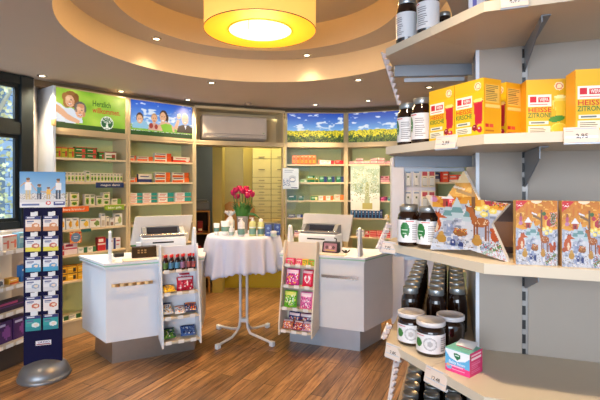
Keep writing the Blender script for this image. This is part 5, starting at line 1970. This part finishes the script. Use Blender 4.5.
# ---- amber jars
def jar(name, r, h, lid='silver', label=True, seg=26, pic=None):
    e = empty(name)
    b = MB()
    b.lathe([(0, 0), (r * .93, 0), (r, 0.006), (r, h * .68), (r * .93, h * .78), (r * .78, h * .84), (r * .76, h * .90), (0, h * .90)], seg=seg, cap=False)
    b.build('jar_body', AMBER, e)
    b = MB()
    rl = r * (.82 if lid == 'silver' else 1.0)
    b.lathe([(rl * .98, h * .865), (rl, h * .87), (rl, h * .985), (rl * .96, h), (rl * .88, h), (rl * .86, h * .994), (0, h * .994)], seg=seg, cap=False)
    b.build('lid', LID if lid == 'silver' else WLID, e)
    if label:
        p = pic
        b = MB()
        z0, z1 = h * .10, h * .66

        def fn(a, c):
            t = R(-205 + 185 * a)
            return Vector(((r + .0006) * math.cos(t), (r + .0006) * math.sin(t), z0 + (z1 - z0) * c))
        b.pic(p, (0, 0, 0), (1, 0, 0), (0, 0, 1), fn=fn)
        b.build('label', PRINT, e)
    return e


def jar_label(circ, style=0):
    p = Pic(56, 26, (226, 226, 230))
    if style == 0:
        p.ell(circ, .46, .135, .36, (40, 116, 56))
        p.ell(circ + .04, .80, .05, .14, (226, 226, 230))
        p.rect(circ - .10, .42, circ + .08, .47, (200, 226, 200)).rect(circ - .06, .56, circ + .05, .60, (200, 226, 200))
        p.rect(circ + .02, .05, circ + .26, .09, (206, 90, 100))
        p.lines(circ + .20, .18, circ + .52, .92, 9, (150, 150, 156), 3)
    else:
        p.ell(circ, .50, .09, .25, (60, 126, 60)).rect(circ - .06, .08, circ + .14, .12, (206, 90, 100))
        p.ell(circ + .27, .5, .15, .34, (176, 176, 182)).ell(circ + .27, .5, .12, .27, (214, 214, 218)).ell(circ + .27, .5, .06, .14, (170, 170, 176))
        p.lines(circ + .5, .15, .96, .9, 7, (150, 150, 156), 5)
    return p


J0 = jar('amber_jar', 0.0385, 0.163, pic=jar_label(.08))
J1 = jar('amber_jar', 0.0385, 0.142, pic=jar_label(.40))
J2 = jar('amber_jar', 0.050, 0.116, 'white', pic=jar_label(.30, 1))
J3 = jar('amber_jar', 0.0375, 0.175, pic=None, label=False, seg=20)
J4 = jar('amber_jar', 0.0375, 0.165, pic=None, label=False, seg=18)
Z_1, Z_2, Z_3, Z_4, Z_5 = 2.1585, 1.7875, 1.4255, 1.0525, 0.6655


def set_jar(proto, used_, x, y, z, label, rz=0, group=None, cat='jar'):
    o = proto if not used_ else dup(proto)
    o.location = (x, y, z)
    o.rotation_euler = (0, 0, R(rz))
    for k_ in ('group',):
        if k_ in o:
            del o[k_]
    tag(o, label, cat, group)
    return o


set_jar(J0, False, 0.408, 1.655, Z_2, 'silver-lidded amber jar at the left end of the second shelf, partly behind another', 10)
set_jar(J0, True, 0.436, 1.555, Z_2, 'silver-lidded amber jar next to the yellow cherry drink cartons', 6)
set_jar(J0, True, 0.392, 1.60, Z_1, 'labelled amber jar at the left tip of the topmost shelf', -25)
set_jar(J0, True, 0.442, 1.505, Z_1, 'labelled amber jar in the middle of the three on the topmost shelf', -12)
o = jar('amber_jar', 0.026, 0.115, 'silver', pic=jar_label(.9), seg=20)
o.location = (0.530, 1.60, Z_1)
o.rotation_euler = (0, 0, R(-20))
tag(o, 'smaller black-capped amber jar behind the two labelled jars, topmost shelf', 'jar')
o.children[1].data.materials[0] = DARK if o.children[1].name.startswith('lid') else o.children[1].data.materials[0]
set_jar(J1, False, 0.392, 1.577, Z_3, 'amber jar with green leaf label nearest the price tag, star shelf', 8)
set_jar(J1, True, 0.447, 1.520, Z_3, 'amber jar with green leaf label tucked against the star-shaped box', -16)
set_jar(J1, True, 0.425, 1.690, Z_3, 'amber jar in the second row behind the leaf-labelled jar at the left, star shelf', 20)
set_jar(J1, True, 0.505, 1.610, Z_3, 'amber jar in the second row just behind the left point of the star-shaped box', 0)
set_jar(J2, False, 0.418, 1.640, Z_4, 'wide white-lidded amber jar at the left of the front pair, fourth shelf', -6)
set_jar(J2, True, 0.462, 1.540, Z_4, 'wide white-lidded amber jar closest to the pink and blue carton, in front', -10)
set_jar(J2, True, 0.553, 1.603, Z_4, 'wide white-lidded amber jar behind the front one, half hidden, fourth shelf', -110)
ORD = ('first', 'second', 'third', 'fourth', 'fifth', 'sixth', 'seventh', 'eighth', 'ninth', 'tenth', 'eleventh', 'twelfth')
first = True
starts = ((0.450, 1.775), (0.545, 1.745), (0.637, 1.765))
for c, (x, y) in enumerate(starts):
    for k in range(8 if c < 2 else 7):
        lab = 'silver-lidded amber jar, %s from front in the %s file behind the white lids' % (ORD[k], ('left', 'middle', 'right')[c])
        o = set_jar(J3, not first, x + GN.x * 0.102 * k, y + GN.y * 0.102 * k, Z_4, lab, 0, 'silver-lidded jars on the fourth shelf')
        first = False
first = True
for c in range(4):
    for k in range(10):
        q = B0 + GU * (-0.235 + 0.0795 * c) + GN * (-0.02 + 0.079 * k + 0.02 * (c % 2))
        if c > 1:
            q = q + GN * 0.02
        # keep inside the slanting front edge
        if q.x > 0.60 and q.y < 1.62:
            continue
        set_jar(J4, not first, q.x, q.y, Z_5, 'silver-lidded amber jar on the fifth board, %s file from the left, %s row' % (ORD[c], ORD[k + 2]), 0, 'silver-lidded jars on the fifth board')
        first = False
for x, y, w_ in ((0.445, 1.47, 'second row left'), (0.525, 1.445, 'second row middle'), (0.60, 1.42, 'second row right'), (0.485, 1.39, 'front row left'), (0.565, 1.36, 'front row right')):
    set_jar(J4, True, x, y, Z_5, 'silver-lidded amber jar at the slanting edge of the fifth board, %s' % w_, 0, 'silver-lidded jars on the fifth board')


# ---- drink cartons
def drink_box(kind):
    W, D, H = 0.109, 0.070, 0.162
    base = (228, 182, 26) if kind == 'cherry' else (216, 174, 20)
    p = Pic(44, 66, base)
    p.grad((226, 176, 30), base, 0, .35)
    p.a = np.round(p.a / 8) * 8
    red = (196, 24, 44)
    p.ell(.80, .13, .11, .075, (244, 224, 180)).ell(.80, .13, .085, .058, (214, 110, 90)).ell(.80, .13, .06, .04, (244, 224, 180))
    p.rect(.04, .27, .62, .48, (242, 232, 222)).rect(.09, .31, .26, .415, red).rect(.30, .32, .56, .415, red).rect(.09, .435, .52, .455, (206, 110, 110))
    p.rect(.06, .745, .54, .80, (240, 232, 214)).rect(.12, .765, .46, .782, (110, 120, 120))
    p.rect(.04, .84, .60, .95, (240, 230, 206))
    p.lines(.08, .85, .54, .945, 3, (120, 116, 100), 3)
    if kind == 'cherry':
        p.poly([(.66, .38), (.97, .36), (.94, .80), (.72, .82)], (208, 60, 60)).poly([(.67, .44), (.96, .42), (.93, .78), (.72, .80)], (186, 30, 50)).ell(.815, .38, .155, .035, (240, 214, 120)).poly([(.62, .44), (.66, .43), (.67, .62), (.64, .60)], (226, 160, 60))
        p.ell(.70, .86, .085, .06, (140, 16, 40)).ell(.86, .90, .085, .055, (190, 30, 60)).ell(.68, .84, .02, .014, (240, 200, 200)).ell(.84, .88, .02, .014, (240, 200, 200))
    else:
        p.poly([(.68, .32), (.98, .32), (.94, .70), (.74, .72)], (238, 214, 96)).poly([(.70, .40), (.96, .40), (.93, .68), (.75, .70)], (232, 196, 50)).ell(.83, .32, .15, .03, (246, 236, 170)).poly([(.63, .38), (.68, .37), (.69, .55), (.66, .53)], (240, 214, 110))
        p.ell(.80, .88, .20, .10, (244, 216, 90)).ell(.80, .88, .16, .08, (238, 200, 50)).ell(.74, .71, .20, .055, (70, 140, 50), -10)
    sp = Pic(26, 66, (232, 166, 26))
    sp.rect(.08, .10, .88, .42, (236, 190, 90)).lines(.12, .12, .82, .40, 9, (150, 120, 60), 2).rect(.08, .46, .92, .51, (240, 210, 120))
    sp.rect(.08, .80, .26, .87, red).rect(.30, .81, .55, .87, (214, 80, 60)).lines(.08, .9, .6, .95, 1, (180, 110, 40), 2)
    b = MB()
    b.col = (228, 162, 24)
    b.box(0, 0.0006, 0, W - 0.0006, D, H)
    b.pic(p, (0, 0, 0), (W, 0, 0), (0, 0, H))
    b.pic(sp, (W, 0.0006, 0), (0, D, 0), (0, 0, H))
    u, v = (1, 0, 0), (0, 0, 1)
    y = -0.0003
    b.text('WEPA', (W * .435, y, H * .633), u, v, 0.0145, (244, 236, 230), W * .22)
    g = (52, 110, 52)
    if kind == 'cherry':
        b.text('HEISSE', (W * .33, y, H * .452), u, v, 0.019, (206, 56, 24), W * .54)
        b.text('KIRSCHE', (W * .33, y, H * .355), u, v, 0.019, g, W * .56)
    else:
        b.text('HEISSE', (W * .33, y, H * .452), u, v, 0.019, (200, 44, 20), W * .56)
        b.text('ZITRONE', (W * .33, y, H * .355), u, v, 0.019, g, W * .58)
    return b.build('drink_carton', PRINT)


def place_box(o, x, y, rz, z, label, cat='carton', group=None):
    o.location = (x, y, z)
    o.rotation_euler = (0, 0, R(rz))
    tag(o, label, cat, group)


c1 = drink_box('cherry')
place_box(c1, 0.4245, 1.434, -64, Z_2, 'yellow hot cherry drink carton beside the amber jars, second shelf')
c2 = c1.copy()
COL.objects.link(c2)
place_box(c2, 0.4735, 1.334, -64, Z_2, 'yellow hot cherry drink carton at the corner of the second shelf, in front')
c3 = c1.copy()
COL.objects.link(c3)
place_box(c3, 0.563, 1.389, -64, Z_2, 'yellow hot cherry drink carton behind the corner one, mostly its side visible')
z1_ = drink_box('lemon')
place_box(z1_, 0.658, 1.268, -11, Z_2, 'yellow hot lemon drink carton with leaf, further back in the gap before the bracket')
z2_ = z1_.copy()
COL.objects.link(z2_)
place_box(z2_, 0.728, 1.152, -13, Z_2, 'yellow hot lemon drink carton at the right edge of the photo, foremost')
# things on the topmost shelf
b = MB()
b.col = (226, 226, 236)
b.box(0, 0.0006, 0, 0.05, 0.05, 0.13)
b.pic(Pic(8, 14, (228, 228, 240)).rect(.2, 0, .45, 1, (110, 110, 190)), (0, 0, 0), (0.05, 0, 0), (0, 0, 0.13))
place_box(b.build('carton', PRINT), 0.545, 1.41, -30, Z_1, 'white carton with violet stripe on the topmost shelf')
b = MB()
b.col = (236, 180, 30)
b.box(0, 0.0006, 0, 0.085, 0.07, 0.14)
b.pic(Pic(10, 14, (240, 190, 40)).rect(.0, .9, 1, 1, (210, 110, 30)), (0, 0, 0), (0.085, 0, 0), (0, 0, 0.14))
place_box(b.build('carton', PRINT), 0.552, 1.265, -22, Z_1, 'yellow carton above the price tag on the topmost shelf')


# ---- winter pictures: generic forest animals in snow
def winter(w, h, keep_top=.0):
    p = Pic(w, h)
    p.grad((214, 128, 20), (232, 168, 60), 0, .5)
    n1 = p.noise(5, 4, 9)
    p.a = np.round((p.a * (0.9 + 0.2 * n1[..., None])).clip(0, 255) / 6) * 6
    p.mask(p.y > .42 + .03 * np.sin(p.x * 9), (176, 184, 206))
    n2 = p.noise(9, 9, 4)
    p.mask((p.y > .45) & (n2 > .6), (210, 214, 226))
    p.mask((p.y > .5) & (n2 < .35), (146, 160, 196))
    n4 = p.noise(22, 30, 6)
    p.mask((p.y > .46) & (n4 > .72), (222, 224, 232))
    p.mask((p.y > .46) & (n4 < .2), (130, 140, 160))
    p.mask((p.y < .42) & (n4 < .25), (206, 116, 20))
    p.mask((p.y < .42) & (n4 > .78), (240, 190, 90))
    for cx, cy, s in ((.42, .46, .11), (.30, .50, .08), (.56, .50, .08)):      # snowy firs
        for k in range(3):
            p.poly([(cx - s * (1 - .2 * k), cy + .10 - .06 * k), (cx + s * (1 - .2 * k), cy + .10 - .06 * k), (cx, cy - .05 - .05 * k)], (110, 156, 160) if k % 2 else (190, 210, 220))
    p.rect(.60, .14, .645, .62, (120, 86, 56)).poly([(.40, .20), (.62, .28), (.62, .31), (.42, .25)], (130, 100, 70)).poly([(.38, .17), (.52, .21), (.52, .23), (.38, .20)], (236, 238, 244))
    p.rect(.24, .33, .36, .43, (176, 70, 60)).poly([(.21, .34), (.30, .25), (.39, .34)], (238, 240, 246)).rect(.28, .37, .32, .42, (80, 40, 40))
    p.ell(.12, .28, .035, .05, (186, 90, 120)).ell(.12, .22, .025, .03, (150, 80, 60)).ell(.12, .35, .05, .03, (196, 130, 170))
    p.ell(.68, .20, .05, .03, (70, 110, 60)).ell(.72, .26, .045, .035, (190, 60, 70)).ell(.80, .34, .06, .06, (180, 50, 70)).ell(.90, .28, .06, .10, (60, 120, 60)).speck(.82, .18, .98, .40, [(60, 120, 60), (190, 50, 70), (226, 190, 200)], .5, 4)
    for cx, cy in ((.68, .44), (.76, .42), (.84, .46), (.74, .50)):
        p.ell(cx, cy, .045, .032, (250, 226, 110)).ell(cx, cy, .02, .014, (255, 246, 190))
    br_, b2, cr = (176, 100, 46), (140, 76, 36), (238, 214, 180)
    # fox sitting left
    p.ell(.13, .66, .085, .10, (196, 92, 34)).ell(.15, .69, .03, .06, cr).ell(.17, .55, .055, .038, (196, 92, 34)).poly([(.20, .53), (.30, .57), (.20, .58)], (196, 92, 34)).poly([(.13, .53), (.14, .47), (.17, .52)], (150, 60, 24)).poly([(.17, .52), (.19, .47), (.20, .53)], (150, 60, 24)).ell(.05, .74, .05, .035, (180, 80, 30))
    # deer standing
    p.ell(.70, .60, .10, .055, br_, -6).poly([(.60, .60), (.56, .47), (.61, .45), (.67, .56)], br_).ell(.575, .455, .045, .032, br_).poly([(.545, .44), (.51, .40), (.56, .42)], b2).poly([(.60, .43), (.64, .40), (.61, .45)], b2)
    for x in (.62, .655, .75, .78):
        p.rect(x, .62, x + .018, .80, b2)
    p.speck(.63, .56, .78, .62, [cr, br_], .25, 8)
    p.speck(.40, .80, .62, .98, [(120, 80, 40), (200, 206, 220), (150, 160, 190)], .2, 12).speck(.02, .84, .34, .98, [(150, 130, 90), (206, 210, 222)], .18, 13)
    # squirrel, hedgehogs, basket, small birds
    p.ell(.86, .74, .05, .06, (190, 84, 34)).ell(.93, .70, .035, .075, (170, 70, 28)).ell(.83, .67, .03, .022, (190, 84, 34))
    p.ell(.46, .74, .09, .04, (150, 96, 44)).speck(.38, .68, .54, .74, [(190, 60, 50), (230, 170, 70), (150, 96, 44)], .8, 2)
    p.ell(.22, .83, .065, .055, (196, 148, 60)).ell(.22, .77, .035, .028, (206, 160, 80)).ell(.66, .82, .06, .05, (190, 140, 60)).ell(.66, .765, .035, .026, (200, 150, 70))
    p.ell(.37, .87, .035, .045, (50, 66, 130)).ell(.47, .89, .035, .045, (44, 60, 120)).ell(.37, .86, .014, .016, (226, 226, 236))
    p.poly([(.70, .95), (.95, .80), (.97, .84), (.74, .98)], (90, 140, 90)).speck(.70, .80, 1, 1, [(70, 120, 70), (226, 230, 240), (196, 50, 50)], .35, 5)
    p.a = p.a * 0.88
    return p


wp = winter(70, 108)
wp.poly([(0, 0), (.30, 0), (.0, .17)], (186, 30, 36)).speck(.02, .04, .16, .09, [(240, 220, 220), (186, 30, 36)], .5, 2).ell(.5, 0.0, .13, .045, (226, 206, 176))
b = MB()
W_, H_ = 0.103, 0.176
b.col = (206, 160, 90)
b.box(0, 0.0006, 0, W_, 0.035, H_)
b.pic(wp, (0, 0, 0), (W_, 0, 0), (0, 0, H_))
a1 = b.build('advent_calendar', PRINT)
place_box(a1, 0.5965, 1.205, -15, Z_3, 'orange sky winter animal picture box next to the star-shaped box', 'advent calendar')
a2 = a1.copy()
COL.objects.link(a2)
place_box(a2, 0.703, 1.170, -17, Z_3, 'orange sky winter animal picture box at the right edge of the photo', 'advent calendar')
b = MB()
b.col = (92, 56, 34)
b.box(0, 0, 0, 0.085, 0.05, 0.165, 0.002)
b.col = (170, 110, 60)
b.box(0.01, -0.0008, 0.02, 0.075, 0, 0.10)
place_box(b.build('carton', PRINT), 0.615, 1.42, -19, Z_3, 'dark brown carton behind the right point of the star-shaped box')

# star
star = empty('star_box', (0.4345, 1.462, Z_3), -54.5)
tag(star, 'large star-shaped advent box with winter animals on orange and snow', 'advent calendar')
SWd, SH = 0.275, 0.262
pts = [(.01, .008), (.125, .42), (-.06, .70), (.245, .685), (.47, 1.0), (.655, .665), (.99, .63), (.80, .40), (.985, .0), (.55, .075)]
sp_pts = [(x * SWd, z * SH) for x, z in pts]
b = MB()
b.slab_xz(sp_pts[::-1], 0.001, 0.014)
b.build('box_body', mat('star_card_edge', (226, 216, 204), 0.5), star)
p = winter(92, 92)
p.mask(p.y < .30, (238, 196, 130), 0.45)
n3 = p.noise(8, 8, 2)
p.mask((p.y < .14), (232, 222, 196), 0.6)
p.mask((p.y > .28) & (p.x < .10), (214, 222, 238), 0.6)
p.mask((p.y > .9), (206, 218, 238), 0.5)
p.poly([(.30, .335), (.40, .335), (.30, .44)], (206, 60, 70)).speck(.31, .345, .37, .38, [(250, 230, 230), (206, 60, 70)], .6, 2)
keep = np.zeros((p.h, p.w), bool)
X0, X1 = -.06, .99
xx = X0 + (X1 - X0) * p.x
zz = 1 - p.y
for i in range(len(pts)):
    x1, z1 = pts[i]
    x2, z2 = pts[(i + 1) % len(pts)]
    if z1 == z2:
        continue
    keep ^= ((z1 > zz) != (z2 > zz)) & (xx < (x2 - x1) * (zz - z1) / (z2 - z1) + x1)
b = MB()
b.pic(p, (X0 * SWd, 0.0, 0), ((X1 - X0) * SWd, 0, 0), (0, 0, SH), keep=keep)
b.build('printed_front', PRINT, star)

# small pink and blue carton
b = MB()
W_, D_, H_ = 0.083, 0.078, 0.073
p = Pic(56, 46, (96, 176, 222))
p.rect(0, .72, 1, 1, (222, 60, 130)).rect(0, 0, 1, .06, (100, 186, 176))
p.poly([(0, .0), (1, .0), (1, .22), (.82, .40), (.5, .50), (.2, .40), (0, .14)], (232, 236, 244)).rect(0, 0, 1, .05, (120, 200, 190))
p.poly([(.36, .16), (.48, .14), (.62, .18), (.62, .32), (.50, .44), (.37, .30)], (24, 110, 70)).rect(.41, .22, .57, .27, (214, 236, 224))
p.rect(.16, .67, .80, .77, (230, 80, 150)).rect(.2, .70, .74, .73, (246, 200, 224)).rect(.28, .84, .80, .88, (246, 200, 224))
p.ell(.16, .80, .12, .10, (110, 170, 210)).ell(.12, .72, .07, .06, (226, 176, 140))
s2 = Pic(30, 30, (214, 50, 110)).rect(.12, .10, .9, .17, (244, 200, 210)).rect(.12, .24, .9, .32, (250, 226, 230)).lines(.12, .42, .85, .9, 6, (230, 120, 160), 2).rect(.02, .1, .1, .2, (24, 110, 70))
t2 = Pic(30, 30, (130, 204, 190)).rect(.2, .35, .85, .55, (214, 60, 120)).rect(.3, .62, .8, .66, (90, 150, 140))
b.col = (214, 60, 120)
b.box(0, 0.0006, 0, W_ - .0006, D_, H_ - .0006)
b.pic(p, (0, 0, 0), (W_, 0, 0), (0, 0, H_))
b.pic(s2, (W_, 0, 0), (0, D_, 0), (0, 0, H_))
b.pic(t2, (0, 0, H_), (W_, 0, 0), (0, D_, 0))
b.text('Baby', (W_ * .30, -0.0003, H_ * .43), (1, 0, 0), (0, 0, 1), 0.014, (236, 240, 250), W_ * .30)
b.text('Balsam', (W_ * .66, -0.0003, H_ * .42), (1, 0, 0), (0, 0, 1), 0.010, (226, 236, 250), W_ * .32)
b.m = 0
b.col = (226, 226, 226)
b.add([(0.01, D_ * .55, H_ + .0004), (W_ - .012, D_ * .55, H_ + .0004), (W_ - .01, D_, H_ + .014), (0.008, D_, H_ + .010)], [(0, 1, 2, 3)])
place_box(b.build('ointment_carton', PRINT), 0.466, 1.398, -50, Z_4, 'small pink and light blue ointment carton at the seam of the fourth shelf')


# ---- price labels clipped to the near boards
def price(txt, x, y, z, rz, label, w=0.058, h=0.040, tilt=-14):
    e = empty('price_label', (x, y, z), rz)
    tag(e, label, 'price label')
    b = MB()
    b.at((0, 0, 0), 0, tilt)
    b.col = (218, 204, 194)
    b.box(-w / 2, 0, 0, w / 2, 0.002, h)
    b.col = (170, 180, 200)
    b.box(-w / 2 + .003, -0.0003, h - .0055, w / 2 - .006, 0, h - .0035)
    b.col = (206, 150, 140)
    b.box(-w / 2 + .004, -0.0003, h - .012, -w / 2 + .022, 0, h - .0105)
    b.text(txt, (0.001, -0.0005, h * .40), (1, 0, 0), (0, 0, 1), 0.0165, (40, 36, 40))
    b.build('label_card', PRINT, e)
    b = MB()
    b.box(-w / 2, 0.003, -0.004, w / 2, 0.012, 0.003)
    b.box(-w / 2 + .004, 0.003, 0.003, w / 2 - .004, 0.0045, 0.016)
    b.build('clip', mat('clear_clip', (206, 208, 214), 0.15, coat=.4), e)
    return e


eA = math.degrees(math.atan2(C0[1] - T0[1], C0[0] - T0[0]))   # direction of the slanting front edge


def edge_pt(t):                                                # t from the tip (0) to the corner (1), a little in front
    x = T0[0] + (C0[0] - T0[0]) * t
    y = T0[1] + (C0[1] - T0[1]) * t
    a = R(eA)
    return x + math.sin(a) * 0.014, y - math.cos(a) * 0.014


x, y = edge_pt(.70)
price('2,99', x, y, 1.757, eA + 8, 'white price label under the two cherry drink cartons, second shelf', 0.080, 0.042)
q = (C0[0] + .232 * math.cos(R(-20.5)) - .005, C0[1] + .232 * math.sin(R(-20.5)) - .0145)
price('2,95', q[0], q[1], 1.755, -20, 'white price label reading 2,95 below the lemon drink cartons', 0.080, 0.042)
q = (C0[0] + .075 * math.cos(R(-20.5)) - .005, C0[1] + .075 * math.sin(R(-20.5)) - .0145)
price('4,99', q[0], q[1], 2.128, -20, 'white price label reading 4,99 on the topmost shelf edge', 0.068, 0.042)
x, y = edge_pt(.055)
price('7,95', x, y, 1.392, eA + 18, 'tilted white price label at the left tip of the star shelf', 0.072, 0.042)
x, y = edge_pt(.12)
price('2,85', x, y, 1.008, eA + 14, 'white price label below the left white-lidded jar, fourth shelf', 0.070, 0.050)
x, y = edge_pt(.60)
price('12,48', x, y, 1.005, eA + 6, 'white price label below the pink and blue ointment carton', 0.090, 0.052)


# ---- clear clip strips hanging from the tip of the boards
def clip_strip(p0, p1, label, n=9):
    e = empty('clip_strip', p0)
    tag(e, label, 'clip strip')
    d = Vector(p1) - Vector(p0)
    b = MB()
    b.tube([(0, 0, 0), tuple(d)], 0.0045, 6)
    b.build('strip', mat('clear_strip', (200, 190, 186), 0.2, coat=.4), e)
    for k in range(n):
        q = d * ((k + .5) / n)
        b = MB()
        b.at(tuple(q), 20 + k * 9, 25)
        b.box(-0.004, -0.012, -0.010, 0.016, -0.002, 0.008, 0.002)
        b.build('clip', mat('clip_plastic', (214, 200, 200), 0.2, coat=.4), e)
    return e


clip_strip((0.312, 1.665, 2.15), (0.385, 1.70, 1.955), 'clear plastic clip strip hanging from the tip of the topmost shelf')
clip_strip((0.340, 1.69, 1.498), (0.285, 1.63, 1.405), 'short clear clip strip sticking out from the tip of the star shelf', 5)
clip_strip((0.335, 1.665, 1.115), (0.305, 1.63, 1.07), 'tiny clear clip holder at the tip of the fourth shelf', 3)
clip_strip((0.347, 1.60, 1.00), (0.300, 1.53, 0.82), 'clear clip strip hanging below the tip of the fourth shelf', 9)
